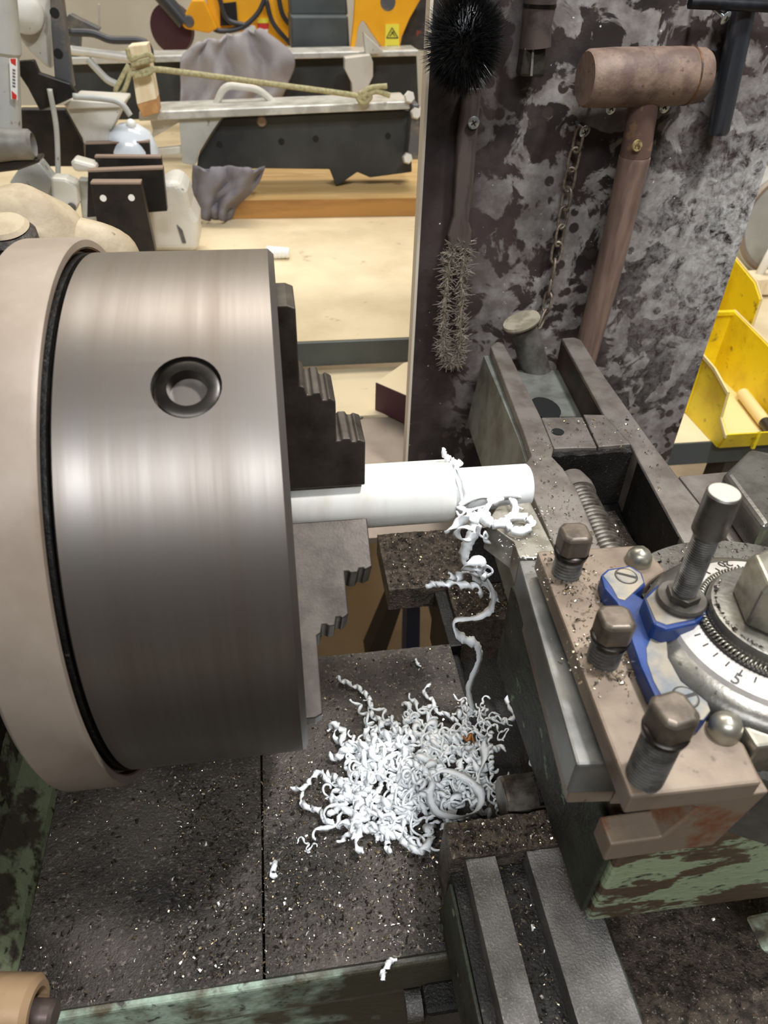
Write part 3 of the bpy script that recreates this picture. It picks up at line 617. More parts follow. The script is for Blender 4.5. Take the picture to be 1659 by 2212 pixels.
# ball-ended pins of the holder
def pin(px_, py_, r_, zt):
    b0 = at(px_, py_, 'z', zt)
    o = MB().lathe([(-.03, 0), (-.03, r_), (-.004, r_), (-.002, r_*.94), (0, r_*.74), (.0012, r_*.45), (.0018, 0)], b0, (0, 0, 1), 30)
    return o.obj('hinge_pin', 'nut_steel', th, smooth=True, auto=50)
pin(1385, 1192, .0058, ZP + .006); pin(1575, 1556, .0058, ZP + .007)
b0 = at(1600, 1590, 'z', ZP + .002)
MB().box(b0.x + .002, b0.x + .03, b0.y - .006, b0.y + .004, .0, ZP + .004).obj('hinge_arm', 'nut_steel', th, bevel=.0012)
# ================================================================== tool post
tpz = thing('tool_post', (PC.x, PC.y, -0.04), 'round steel tool post with an engraved white dial and big hexagonal nut', 'tool post')
MB().lathe([(-0.0425, 0), (-0.0425, .070), (-0.004, .070), (-0.0015, .068), (-0.0015, 0)], (0.203, -0.122, 0), (0, 0, 1), 90).obj('swivel_disc', 'post_steel', tpz, smooth=True, auto=35)
MB().lathe([(-0.0014, 0), (-0.0014, .0485), (.013, .0485), (.0185, .0475), (.021, .0435), (.0225, .0395), (.0225, 0)], PC, (0, 0, 1), 90).obj('post_body', 'post_steel', tpz, smooth=True, auto=50)
nte = 40
for k in range(nte):
    a_ = 2*pi*k/nte
    if -2.9 < atan2(sin(a_), cos(a_)) < -0.9 or atan2(sin(a_), cos(a_)) > 1.3:
        mt = Matrix.Translation(PC) @ Matrix.Rotation(a_, 4, 'Z')
        MB().prism([(.0483, -.002), (.0500, 0), (.0483, .002)], 'z', -0.001, .012, mt).obj('tooth', 'dark_iron', tpz)
dl = MB().lathe([(.0224, .0395), (.0245, .0385), (.0265, .0315), (.0265, .030), (.0224, .030), (.0224, .0395)], PC, (0, 0, 1), 90).obj('dial', 'dial_white', tpz, smooth=True, auto=30)
def dialp(ang, r):
    t_ = (.0385 - r)/(.0385 - .0315); return V((PC.x + r*cos(ang), PC.y + r*sin(ang), .0245 + .002*t_ + .00012))
q5 = at(1604, 1448, 'z', .0256); q20 = at(1562, 1212, 'z', .0256)
A5 = atan2(q5.y - PC.y, q5.x - PC.x); A20 = atan2(q20.y - PC.y, q20.x - PC.x)
for k in range(-16, 20):
    a_ = A5 + radians(9)*k
    big = k % 5 == 0
    p0, p1 = dialp(a_, .0318), dialp(a_, .0340 if not big else .0345)
    MB().tube([p0, p1], .00034, 4).obj('tick', 'dial_black', dl)
sl_ = atan2(.002, .007)
def dial_text(s_, ang, size):
    c_ = dialp(ang, .0362)
    mw = Matrix.Translation(c_) @ Matrix.Rotation(ang + pi/2, 4, 'Z') @ Matrix.Rotation(sl_, 4, 'X') @ Matrix.Translation((0, 0, .0001))
    text_mesh('numeral', s_, size, 'dial_black', mw, dl, .0001)
dial_text('5', A5, .0068); dial_text('20', A20, .0060)
MB().lathe([(.0224, .0299), (.0275, .0299), (.0280, .0290), (.0270, .0280), (.0224, .028)], PC, (0, 0, 1), 80).obj('spring_seat', 'dial_black', tpz, smooth=True, auto=40)
coil = []; turns = 110
for i in range(turns*8 + 1):
    t_ = i/(turns*8); a_ = 2*pi*t_; b_ = 2*pi*t_*turns
    rr_ = .0285 + .0011*cos(b_); coil.append((PC.x + rr_*cos(a_), PC.y + rr_*sin(a_), .0288 + .0011*sin(b_)))
MB().tube(coil, .00042, 5).obj('coil_spring', 'nut_steel', tpz, smooth=True)
MB().lathe([(.0224, 0), (.0224, .0268), (.031, .0268), (.0332, .0255), (.0335, .024), (.0335, 0)], PC, (0, 0, 1), 80).obj('washer', 'post_steel', tpz, smooth=True, auto=35)
nr = .0185; m2 = MB(); rows = [(.0336, 1), (.051, 1), (.0545, .9)]
vs_ = [V((PC.x + nr*s_*cos(k*pi/3 + .28), PC.y + nr*s_*sin(k*pi/3 + .28), h)) for h, s_ in rows for k in range(6)]
fs_ = [(i*6 + k, i*6 + (k+1) % 6, (i+1)*6 + (k+1) % 6, (i+1)*6 + k) for i in range(2) for k in range(6)] + [tuple(range(6)), tuple(range(12, 18))]
m2.add(vs_, fs_).obj('hexagonal_nut', 'nut_steel', tpz, bevel=.001)
MB().lathe([(.0546, 0), (.0546, .0098), (.0550, .0098), (.0550, .0)], PC, (0, 0, 1), 40).obj('nut_recess', 'dial_black', tpz)
MB().lathe([(.0549, 0), (.0549, .0085), (.0575, .0085), (.0585, .0075), (.0585, 0)], PC, (0, 0, 1), 40).obj('post_stud', 'nut_steel', tpz, smooth=True, auto=35)

# ================================================================== the tool board behind the lathe
YB = 0.29
bl, brr = at(933, 0, 'y', YB).x, at(1659, 350, 'y', YB).x
bo = thing('tool_board', ((bl + brr)/2, YB, -0.3), 'upright black oil-stained board with hand tools hung on it', 'board')
box(bl + .0012, brr, YB, YB + .014, -0.32, 0.42).obj('panel', 'board_black', bo)
box(bl - .0012, bl + .0011, YB - .0003, YB + .0145, -0.32, 0.42).obj('edge_strip', 'board_edge', bo, label='pale bare edge of the board')
def wp(a, b, off): return at(a, b, 'y', YB - off)
# screws standing out of the board
def wood_screw(a, b, off, label, tip=None):
    h = wp(a, b, off)
    t = thing('wood_screw', h, label, 'screw')
    base = V((h.x + (0 if tip is None else tip[0]), YB - .0002, h.z + (0 if tip is None else tip[1])))
    d = (h - base)
    MB().tube([base, base.lerp(h, .55), h], [.0013, .0014, .0016], 8).obj('shank', 'zinc', t, smooth=True)
    MB().lathe([(-.0026, .0014), (-.0002, .0044), (.0003, .0044), (.0009, .0032), (.0009, 0)], h, d, 20).obj('head', 'zinc', t, smooth=True, auto=40)
    q = d.normalized().to_track_quat('Z', 'Y').to_matrix().to_4x4()
    for r_ in (0, pi/2):
        MB().box(-.0022, .0022, -.0005, .0005, .0007, .0011, Matrix.Translation(h) @ q @ Matrix.Rotation(r_ + .6, 4, 'Z')).obj('cross_slot', 'ink', t)
wood_screw(1568, 39, .026, 'zinc screw leaning out beside the black T-handle bar', (-.014, .012))
wood_screw(1321, 233, .030, 'zinc screw under the left end of the mallet head', (-.003, .003))
wood_screw(1436, 230, .030, 'zinc screw under the right end of the mallet head', (-.004, .002))
wood_screw(1263, 284, .014, 'zinc screw holding the top of the chain', (-.003, .004))
wood_screw(1023, 265, .012, 'zinc screw through the flat brush handle', (0, .001))
# mallet
ml = thing('mallet', wp(1390, 240, .028), 'brown hide-faced mallet hung head up on two screws', 'mallet')
hc_ = wp(1392, 167, .030); hl = (wp(1522, 167, .030).x - wp(1262, 167, .030).x)/2
MB().lathe([(-hl, 0), (-hl, .0165), (-hl + .002, .0180), (-hl*.55, .0187), (0, .0186), (hl*.55, .0186), (hl - .003, .0176), (hl, .0160), (hl, 0)], hc_, (1, .05, .02), 48).obj('head', 'mallet_hide', ml, smooth=True, auto=50)
MB().lathe([(hl*.72, .0182), (hl*.73, .0187), (hl*.745, .0187), (hl*.755, .0180)], hc_, (1, .05, .02), 48).obj('head_band', 'rust_edge', ml, smooth=True)
h0 = wp(1392, 215, .030); h1 = wp(1372, 335, .026); h2 = wp(1320, 560, .022); h3 = wp(1258, 790, .020)
MB().tube([h0, h0.lerp(h1, .5), h1], [.0108, .0110, .0116], 28).obj('collar', 'mallet_collar', ml, smooth=True, auto=50)
MB().tube(spline([h1, h1.lerp(h2, .12), h2, h3], 16), [.0108, .0116, .0119, .0120, .0120, .0119, .0118, .0117, .0116, .0115, .0114, .0113, .0112, .0111, .0110, .0109], 28).obj('handle', 'mallet_wood', ml, smooth=True, auto=50)
tg = wp(1377, 315, .0385); 
MB().lathe([(-.0008, 0), (-.0008, .0042), (.0006, .0038), (.0006, 0)], tg, (0.15, -1, 0.1), 20).obj('maker_tag', 'brass_tag', ml, smooth=True, auto=40)
# black T-handle wrench
tw = thing('t_handle_bar', wp(1590, 10, .015), 'glossy black steel bar with a crossbar at its top', 'wrench')
MB().tube([wp(1622, -60, .012), wp(1552, 282, .012), wp(1550, 290, .012)], [.0092, .0082, .0072], 28).obj('bar', 'rod_black', tw, smooth=True, auto=50)
MB().tube([wp(1490, 6, .024), wp(1700, 16, .024)], .0036, 20).obj('crossbar', 'tool_dark', tw, smooth=True, auto=50)
# paint brush hung bristles down
pb = thing('paint_brush', wp(1158, 40, .012), 'old paint brush with a round brown handle, bristles down', 'brush')
MB().tube([wp(1172, -60, .012), wp(1166, 10, .012), wp(1158, 62, .012), wp(1156, 102, .012)], [.0112, .0112, .0104, .0112], 28).obj('grip', 'brush_grip', pb, smooth=True, auto=50)
MB().tube([wp(1166, 8, .012), wp(1165, 16, .012)], [.0116, .0116], 28).obj('grip_band', 'bolt_side', pb, smooth=True, auto=50)
c0 = [wp(a, b, .018) for a, b in [(1132, 100), (1180, 100), (1176, 168), (1122, 166)]]
MB().prism([(p_.x, p_.z) for p_ in c0], 'y', YB - .019, YB - .006).obj('ferrule', 'brush_ferrule', pb, bevel=.002)
c1 = [wp(a, b, .020) for a, b in [(1150, 104), (1154, 104), (1150, 164), (1145, 164)]]
MB().prism([(p_.x, p_.z) for p_ in c1], 'y', YB - .0203, YB - .0188).obj('seam', 'slide_steel', pb)
# round black bristle brush
rbc = wp(1004, 92, .038)
rb_ = thing('round_brush', rbc, 'round brush of dense black bristles at the top of the board', 'brush')
MB().sphere(rbc, .019, 24, 16, (1, .8, 1.25)).obj('core', 'bristle_black', rb_, smooth=True)
mb = MB(); rr = random.Random(3)
for i in range(3600):
    u = rr.uniform(-1, 1); a = rr.uniform(0, 2*pi); q = sqrt(1 - u*u); d = V((q*cos(a), q*sin(a)*.85, u*1.25)); dd = (d + V((rr.uniform(-.25, .25), rr.uniform(-.25, .25), rr.uniform(-.25, .25)))).normalized()
    b0 = rbc + d*.016; L_ = rr.uniform(.010, .0165); e = b0 + dd*L_; sd_ = dd.orthogonal().normalized()*.00042
    sd2 = dd.cross(sd_)
    mb.add([b0 + sd_, b0 - sd_*.5 + sd2*.86, b0 - sd_*.5 - sd2*.86, e], [(0, 1, 3), (1, 2, 3), (2, 0, 3)])
o = mb.obj('bristles', 'bristle_black', rb_); o['kind'] = 'stuff'
# flat-handled loop brush
fb = thing('wire_brush', wp(1000, 480, .008), 'worn brush with a flat brown handle and a loop of ragged bristles', 'brush')
hp = [wp(a, b, .010) for a, b in [(1004, 190), (1042, 190), (1034, 270), (1024, 400), (1014, 480), (1020, 500), (1016, 560), (1002, 545), (975, 545), (968, 510), (980, 470), (990, 300)]]
MB().prism([(p_.x, p_.z) for p_ in hp], 'y', YB - .010, YB - .002).obj('handle', 'brush_handle', fb, bevel=.002, seg=3)
loop = [wp(a, b, .008) for a, b in [(978, 528), (966, 600), (958, 700), (958, 760), (972, 784), (990, 770), (994, 700), (998, 600), (1004, 528)]]
lp = spline(loop, 60)
MB().tube(lp, .0016, 8).obj('twisted_wire', 'bristle_tan', fb, smooth=True)
def fibres(path, n, lmin, lmax, r_, seed):
    mb = MB(); rr = random.Random(seed)
    for i in range(n):
        k = rr.uniform(0, len(path) - 1.001); p_ = path[int(k)].lerp(path[int(k) + 1], k % 1)
        d = V((rr.uniform(-1, 1), rr.uniform(-.8, .3), rr.uniform(-.7, .9))).normalized(); L_ = rr.uniform(lmin, lmax); cu = V((rr.uniform(-1, 1), 0, rr.uniform(-1, 1)))*L_*.4
        mb.tube([p_, p_ + d*L_*.5, p_ + d*L_ + cu], [r_, r_, r_*.4], 3, False)
    return mb
o = fibres(lp, 1700, .004, .0100, .00034, 5).obj('bristles', 'bristle_grey', fb); o['kind'] = 'stuff'
o = fibres(lp[:8] + lp[-8:], 60, .006, .012, .0003, 6).obj('loose_bristles', 'bristle_tan', fb); o['kind'] = 'stuff'
# chain with its plug
cn = thing('chain', wp(1255, 285, .01), 'thin rusty link chain hanging from a zinc screw', 'chain')
cp = spline([wp(1254, 280, .010), wp(1236, 360, .008), wp(1216, 470, .008), wp(1190, 610, .008), wp(1176, 680, .010), wp(1160, 708, .014), wp(1140, 722, .020)], 200)
acc = [0]
for i in range(1, 200): acc.append(acc[-1] + (cp[i] - cp[i-1]).length)
def along(s_):
    for i in range(1, 200):
        if acc[i] >= s_: return cp[i-1].lerp(cp[i], (s_ - acc[i-1])/max(1e-9, acc[i] - acc[i-1])), (cp[i] - cp[i-1]).normalized()
    return cp[-1], (cp[-1] - cp[-2]).normalized()
nl = int(acc[-1]/.0138)
lkm = None
for k in range(nl):
    c_, t_ = along((k + .5)*acc[-1]/nl)
    ring = []
    for i in range(17):
        a = 2*pi*i/16; ring.append(V(((.0040*cos(a)), 0, .0056*sin(a) + (.0034 if sin(a) > .1 else -.0034 if sin(a) < -.1 else 0))))
    m3 = Matrix.Translation(c_) @ t_.to_track_quat('Z', 'Y').to_matrix().to_4x4() @ Matrix.Rotation((.5 if k % 2 else 1.35) , 4, 'Z')
    if lkm is None:
        o = MB().tube(ring, .00125, 6, False).obj('link', 'chain_steel', cn, smooth=True); lkm = o.data
    else:
        o = bpy.data.objects.new('link', lkm); COL.objects.link(o); o.parent = cn; o.matrix_parent_inverse = Matrix.Translation(-cn.location)
    o.matrix_basis = m3
pc = wp(1128, 700, .030); pe = wp(1172, 850, .034)
pg = thing('chained_plug', pe, 'tapered grey plug with an oval cap on the end of the chain', 'plug')
ax = (pc - pe).normalized(); Lp = (pc - pe).length
MB().lathe([(0, 0), (0, .0135), (Lp - .004, .0118), (Lp, .0112), (Lp, 0)], pe, ax, 32).obj('body', 'plug_steel', pg, smooth=True, auto=40)
MB().lathe([(Lp, 0), (Lp, .0155), (Lp + .002, .0165), (Lp + .0042, .0158), (Lp + .0042, 0)], pe, ax, 36).obj('cap', 'plug_cap', pg, smooth=True, auto=40)
MB().tube([pc + V((.008 + .005*cos(a*pi/8), -.006, -.012 + .005*sin(a*pi/8))) for a in range(17)], .0011, 6, False).obj('eye_ring', 'chain_steel', pg, smooth=True)

# ================================================================== right: shelf with yellow bins
ZH = -0.28
shf = thing('side_shelf', (0.7, 0.6, ZH - .03), 'plywood shelf with a grey steel edge carrying the yellow bins', 'shelf')
e0 = at(1500, 957, 'z', ZH)
box(0.50, 1.5, e0.y + .002, 1.15, ZH - .02, ZH).obj('shelf_board', 'ply', shf)
box(0.50, 1.5, e0.y - .001, e0.y + .0019, ZH - .034, ZH + .0005).obj('steel_edge', 'steel_grey', shf)
box(0.60, 0.635, e0.y + .004, e0.y + .04, -1.0, ZH - .0201).obj('leg', 'leg_dark', shf)
def bin_box(x0, y0, z0, w_, d_, h_, hf, label):
    t = thing('storage_bin', (x0 + w_/2, y0 + d_/2, z0), label, 'bin')
    k = .0022
    side = [(y0 + .010, z0), (y0 + d_, z0), (y0 + d_, z0 + h_), (y0 + d_*.32, z0 + h_*.86), (y0 + d_*.12, z0 + h_*.74), (y0 + d_*.10, z0 + hf*1.5), (y0, z0 + hf)]
    MB().prism(side, 'x', x0, x0 + k).obj('side_wall', 'bin_yellow', t, bevel=.0006)
    MB().prism(side, 'x', x0 + w_ - k, x0 + w_).obj('side_wall', 'bin_yellow', t, bevel=.0006)
    box(x0 + k, x0 + w_ - k, y0 + d_ - k, y0 + d_, z0, z0 + h_).obj('back_wall', 'bin_yellow', t, bevel=.0006)
    box(x0 - .001, x0 + w_ + .001, y0 + d_ - .006, y0 + d_ + .002, z0 + h_ - .006, z0 + h_ + .0005).obj('rim', 'bin_yellow', t, bevel=.001)
    MB().prism([(y0 + .008, z0), (y0 + .0105, z0), (y0 + .0025, z0 + hf), (y0, z0 + hf)], 'x', x0 + k, x0 + w_ - k).obj('front_lip', 'bin_yellow', t, bevel=.0006)
    box(x0 + k, x0 + w_ - k, y0 + .011, y0 + d_ - k, z0, z0 + k).obj('base', 'bin_edge', t)
    for sx in (x0 - .0025, x0 + w_):
        pts = [(y0 - .001, z0 + hf), (y0 + d_*.095, z0 + hf*1.5 + .001), (y0 + d_*.115, z0 + h_*.75), (y0 + d_*.31, z0 + h_*.875), (y0 + d_, z0 + h_*1.01)]
        MB().prism(pts + [(a - .0, b - .0045) for a, b in reversed(pts)], 'x', sx, sx + .0025).obj('rim', 'bin_edge', t)
    for sx in (x0 - .0012, x0 + w_): box(sx, sx + .0012, y0 + d_*.45, y0 + d_*.50, z0 + .002, z0 + h_*.8).obj('rib', 'bin_yellow', t)
    box(x0 + w_*.42, x0 + w_*.46, y0 - .0005, y0 + .003, z0 + .001, z0 + hf).obj('rib', 'bin_yellow', t)
    return t
b0 = at(1556, 976, 'z', ZH); b1 = at(1592, 800, 'z', ZH)
dB = b1.y - b0.y
bin_box(b0.x, b0.y, ZH + .0003, .105, dB, .100, .026, 'dirty yellow open-fronted bin holding a round bar, near the board')
bin_box(b0.x + .065, b0.y + dB + .02, ZH + .0003, .105, .13, .135, .03, 'yellow bin tucked behind the bin with the round bar')
q0 = at(1604, 850, 'z', ZH + .012); q1 = at(1652, 912, 'z', ZH + .012)
br_ = thing('round_bar', q0, 'pale round bar with a dark end lying in the yellow bin', 'bar')
MB().tube([q0, q1], .0085, 20).obj('bar', 'bin_edge', br_, smooth=True, auto=40)
MB().tube([q1, q1 + (q1 - q0)*.35], .0078, 20).obj('dark_end', 'black_plate', br_, smooth=True, auto=40)
# light round machine cover and pale rail far right
q = at(1690, 480, 'y', 1.02)
mc = thing('round_cover', q, 'large pale grey round machine cover behind the yellow bins', 'machine cover')
MB().lathe([(-.05, 0), (-.05, .100), (0, .100), (.008, .098), (.012, .085), (.007, .042), (.007, 0)], q, (0, -1, .15), 64).obj('cover', 'mach_grey', mc, smooth=True, auto=40)
MB().lathe([(.010, .083), (.015, .086), (.016, .092), (.0085, .096)], q, (0, -1, .15), 64).obj('rim', 'ring_paint', mc, smooth=True, auto=40)
tag(pxslab([(1575, 608), (1720, 600), (1720, 638), (1572, 638)], .90, .05).obj('pale_board', 'wood_pale', None, bevel=.002), 'pale plank lying behind the yellow bins', 'plank')
tag(MB().tube([at(1630, 612, 'y', .93), at(1690, 500, 'y', .93)], .008, 16).obj('white_tube', 'white_paint', None, smooth=True), 'white tube leaning beside the round grey cover', 'tube')

# ================================================================== bench behind
bn = thing('workbench', (0.2, 1.2, -0.2), 'plywood topped workbench with a grey steel front edge', 'workbench')
box(-1.6, 0.47, 0.512, 2.1, -0.172, -0.15).obj('bench_top', 'ply', bn)
box(-1.6, 0.47, 0.507, 0.5118, -0.182, -0.1505).obj('steel_edge', 'steel_grey', bn, bevel=.001)
for x_ in (-1.2, 0.35): box(x_, x_ + .05, .56, .61, -1.0, -0.1721).obj('leg', 'leg_dark', bn)
lp_ = thing('lower_platform', (0, .45, -0.21), 'pale plywood ledge between the lathe and the workbench', 'ledge')
box(-0.9, 0.36, 0.392, 0.5065, -0.205, -0.187).obj('ledge_board', 'ply', lp_)
tr = thing('splash_tray', (0, .3, -0.2), 'tan sheet metal splash tray behind the rod', 'tray')
MB().prism([(.20, -.21), (.391, -.196), (.391, -.190), (.20, -.204)], 'x', -0.4, .36).obj('sheet', 'ring_paint', tr)
q = at(776, 901, 'z', -.19)
MB().lathe([(0, 0), (0, .005), (.0012, .0045), (.0016, 0)], q + V((0, 0, .0003)), (0, 0, 1), 20).obj('rivet', 'mach_dark', tr, smooth=True)
mbk = [at(a, b, 'z', -.152) for a, b in [(813, 826), (892, 860), (960, 838), (895, 778), (872, 784)]]
o = thing('timber_offcut', (mbk[0].x, mbk[0].y, -.187), 'pale timber offcut with a dark maroon painted side', 'timber')
MB().prism([(p_.x, p_.y) for p_ in mbk], 'z', -.1868, -.152).obj('block', 'ply', o)
s_a, s_b = mbk[0], mbk[1]; nn = V((s_b.y - s_a.y, -(s_b.x - s_a.x), 0)).normalized()*.0012
MB().prism([(s_a.x, s_a.y), (s_b.x, s_b.y), (s_b.x + nn.x, s_b.y + nn.y), (s_a.x + nn.x, s_a.y + nn.y)], 'z', -.1866, -.1522).obj('painted_side', 'maroon', o)
# ribbed white plug on the bench near the chuck
q = at(597, 545, 'z', -.141)
o = thing('ribbed_plug', q, 'small white ribbed plastic plug lying on the bench', 'plug')
prf = [(0, 0)]
for i in range(25): prf.append((i*.0014, .0095 - .0001*i + (.0008 if i % 4 in (1, 2) else 0)))
MB().lathe(prf + [(.034, 0)], q + V((-.014, 0, 0)), (1, -.12, 0), 24).obj('plug', 'white_paint', o, smooth=True, auto=50)
# bench legs and floor bits seen through the gap
o = thing('trestle', at(860, 1380, 'z', -1.0), 'dark slanted steel trestle leg standing below the gap in the bed', 'trestle')
for pts, nm in (([(790, 1420), (830, 1420), (868, 1310), (838, 1310)], 'slanted_leg'), ([(948, 1400), (962, 1400), (940, 1310), (926, 1310)], 'slanted_leg')):
    pxslab(pts, .55, .04).obj(nm, 'leg_dark', o)
o = pxslab([(876, 1440), (906, 1440), (908, 1290), (880, 1290)], .62, .05).obj('blue_post', 'leg_blue'); tag(o, 'blue steel post standing behind the dark trestle leg', 'post')

# ---------------------------------------------------------------- chassis rails, planks, cloth
pw = thing('plank', (0.1, 1.1, -.15), 'long golden wooden plank lying flat at the back of the bench', 'plank')
box(-.10, 0.46, 1.012, 1.36, -.1498, -.120).obj('board', 'wood_plank', pw)
box(-.10, 0.46, 1.0085, 1.0119, -.1497, -.1203).obj('front_edge', 'wood_front', pw)
Y1 = 1.09
r1 = thing('chassis_rail', (0.1, Y1, -.12), 'black steel chassis rail with bolt holes resting on the plank', 'rail')
pxslab([(482, 256), (886, 238), (890, 372), (800, 384), (772, 372), (738, 396), (726, 402), (712, 366), (560, 364), (424, 370), (428, 340)], Y1, .05).obj('web', 'beam_black', r1, bevel=.002)
pxslab([(300, 242), (884, 218), (886, 236), (300, 262)], Y1 - .03, .09).obj('top_flange', 'beam_edge', r1, bevel=.002)
pxslab([(386, 252), (480, 252), (428, 330), (424, 352), (418, 358), (394, 352)], Y1 - .02, .018).obj('gusset', 'mach_grey', r1, bevel=.001)
for a, b in [(474, 312), (608, 306), (682, 300), (838, 294)]:
    q = at(a, b, 'y', Y1)
    MB().lathe([(0, 0), (0, .0055), (.0006, .0055), (.0006, 0)], q, (0, -1, 0), 16).obj('bolt_hole', 'black_hole', r1)
q = at(565, 262, 'y', Y1); MB().lathe([(0, 0), (0, .009), (.006, .007), (.006, 0)], q, (0, -1, 0), 18).obj('bolt', 'plate_rim', r1, smooth=True, auto=40)
pxslab([(892, 225), (906, 225), (908, 345), (880, 345)], Y1 - .03, .06).obj('end_bracket', 'mach_dark', r1, bevel=.002)
for a, b in [(884, 210), (898, 245), (880, 342)]:
    q = at(a, b, 'y', Y1 - .03); MB().lathe([(0, 0), (0, .010), (.008, .008), (.008, 0)], q, (0, -1, .2), 6).obj('bolt', 'mach_light', r1)
Y2 = 1.45
r2 = thing('chassis_rail', (0.1, Y2, -.12), 'rear black chassis rail with the grey cloth thrown over it', 'rail')
pxslab([(150, 136), (900, 122), (905, 250), (150, 260)], Y2, .05).obj('web', 'beam_black', r2)
pxslab([(150, 124), (905, 108), (905, 121), (150, 140)], Y2 - .03, .09).obj('top_flange', 'beam_edge', r2, bevel=.002)
for xx in (160, 640, 870):
    q = at(xx, 255, 'y', Y2); box(q.x, q.x + .05, Y2, Y2 + .05, -.1495, q.z).obj('foot', 'beam_black', r2)
def drape(name, label, left, right, y, mat, nu=60, nv=40, amp=.012, fr=9, seed=0, warp=1.6):
    lv = spline([V((a, b, 0)) for a, b in left], nv); rv = spline([V((a, b, 0)) for a, b in right], nv); vs = []; fs = []
    for j in range(nv):
        for i in range(nu):
            u = i/(nu-1); a = lv[j].lerp(rv[j], u); d = y - amp*(sin(u*fr*2*pi*.5 + seed + warp*noise.noise(V((u*3, j*.06, seed)))) + .9*noise.noise(V((u*5 + j*.03, j*.09, seed + 3)))) - .02*sin(pi*u)
            vs.append(at(a.x, a.y + (6*sin(u*fr*3 + seed) if j in (0, nv-1) else 0), 'y', d))
    for j in range(nv-1):
        for i in range(nu-1): k = j*nu + i; fs.append((k, k+1, k+nu+1, k+nu))
    o = MB().add(vs, fs).obj(name, mat, None, smooth=True); s_ = o.modifiers.new('s', 'SOLIDIFY'); s_.thickness = .004
    return tag(o, label, 'cloth')
drape('cloth', 'grey cloth draped over the rear black rail', [(430, 92), (392, 130), (390, 190), (388, 236)], [(560, 62), (632, 122), (620, 180), (592, 232)], Y2 - .06, 'cloth', amp=.010, fr=6.5, seed=2, warp=2.6)
drape('cloth', 'crumpled dark grey cloth lying under the front chassis rail', [(420, 362), (418, 400), (424, 440), (430, 470)], [(572, 364), (556, 400), (512, 440), (500, 472)], 1.00, 'cloth_dark', amp=.012, fr=4, seed=5, warp=3)
# grey bent brackets between the rails
def lite(name, pts, y, th_, mat, label, cat, bev=.0015):
    o = pxslab(pts, y, th_).obj(name, mat, None, bevel=bev); return tag(o, label, cat)
lite('bent_bracket', [(745, 125), (800, 118), (806, 135), (806, 165), (784, 212), (762, 212), (760, 180), (745, 150)], 1.36, .03, 'mach_light', 'pale grey bent steel bracket tied with rope', 'bracket')
lite('bent_bracket', [(785, 70), (826, 108), (830, 116), (790, 118)], 1.38, .02, 'mach_light', 'small pale steel gusset below the yellow plate', 'bracket')
o = MB().tube(spline([at(a, b, 'y', 1.12) for a, b in [(462, 236), (486, 190), (524, 188), (560, 196), (596, 226)]], 24), .006, 10).obj('bent_tube', 'mach_light', None, smooth=True); tag(o, 'pale bent metal tube in front of the grey cloth', 'tube')
# rope and hanging timber
rp_ = thing('rope', at(330, 150, 'y', 1.08), 'thin olive rope tied round the timber and stretched across the rails', 'rope')
MB().tube(spline([at(a, b, 'y', y) for a, b, y in [(285, 160, 1.02), (330, 150, 1.02), (400, 157, 1.02), (560, 178, 1.04), (760, 205, 1.045), (790, 214, 1.045)]], 60), .0042, 10).obj('line', 'rope', rp_, smooth=True)
for pts in ([(275, 105), (282, 128), (300, 122), (322, 118), (330, 128), (310, 134), (285, 140)], [(278, 140), (262, 170), (250, 195), (256, 204), (268, 196), (280, 160), (280, 146)], [(282, 160), (300, 158), (326, 150), (322, 158), (290, 166)]):
    MB().tube(spline([at(a, b, 'y', 1.005) for a, b in pts], 40), .0036, 8).obj('knot_loop', 'rope', rp_, smooth=True)
for pts in ([(775, 205), (800, 190), (836, 186)], [(775, 212), (810, 198), (842, 206)], [(770, 205), (782, 222), (800, 210), (784, 196)]):
    MB().tube(spline([at(a, b, 'y', 1.045) for a, b in pts], 30), .0042, 8).obj('knot_loop', 'rope', rp_, smooth=True)
tb_ = thing('timber_block', at(315, 240, 'y', 1.03), 'pale square timber block tied up with olive rope', 'timber')
pxslab([(276, 100), (316, 96), (338, 214), (296, 226)], 1.02, .045).obj('block', 'wood_pale', tb_, bevel=.001)
pxslab([(296, 226), (338, 214), (343, 244), (308, 254)], 1.021, .043).obj('cut_end', 'wood_end', tb_, bevel=.001)

# ---------------------------------------------------------------- yellow machine, grey box, labels
YM = 1.75
ym = thing('yellow_machine', at(520, 100, 'y', YM), 'yellow machine arm with black hoses behind the grey cloth', 'machine')
pxslab([(414, 0), (400, 30), (392, 52), (400, 62), (450, 72), (470, 62), (440, 0)], YM - .05, .03).obj('side_lug', 'yellow_mach', ym, bevel=.003)
q = at(408, 46, 'y', YM - .05); MB().lathe([(0, 0), (0, .012), (.006, .010), (.006, 0)], q, (0, -1, 0), 16).obj('pivot_bolt', 'mach_dark', ym)
pxslab([(440, -40), (624, -40), (626, 100), (560, 100), (545, 70), (455, 66)], YM, .05).obj('frame', 'yellow_mach', ym, bevel=.003)
pxslab([(474, 8), (510, 4), (514, 54), (476, 56)], YM - .012, .011).obj('dark_panel', 'black_plate', ym)
pxslab([(556, 40), (580, 40), (580, 50), (556, 50)], YM - .006, .005).obj('sticker', 'label_yellow', ym)
pxslab([(556, 51), (580, 50), (578, 80), (557, 78)], YM - .006, .005).obj('sticker', 'red', ym)
pxslab([(557, 64), (579, 63), (578, 76), (557, 76)], YM - .008, .0015).obj('sticker_print', 'white_paint', ym)
for pts in ([(425, -10), (446, 40), (470, 66), (520, 60), (556, 30), (575, -10)], [(470, -20), (490, 40), (530, 55)], [(575, 0), (590, 50), (628, 96)], [(600, -20), (610, 30), (632, 60)]):
    MB().tube(spline([at(a, b, 'y', YM - .03) for a, b in pts], 40), .0055, 10).obj('hose', 'hose', ym, smooth=True)
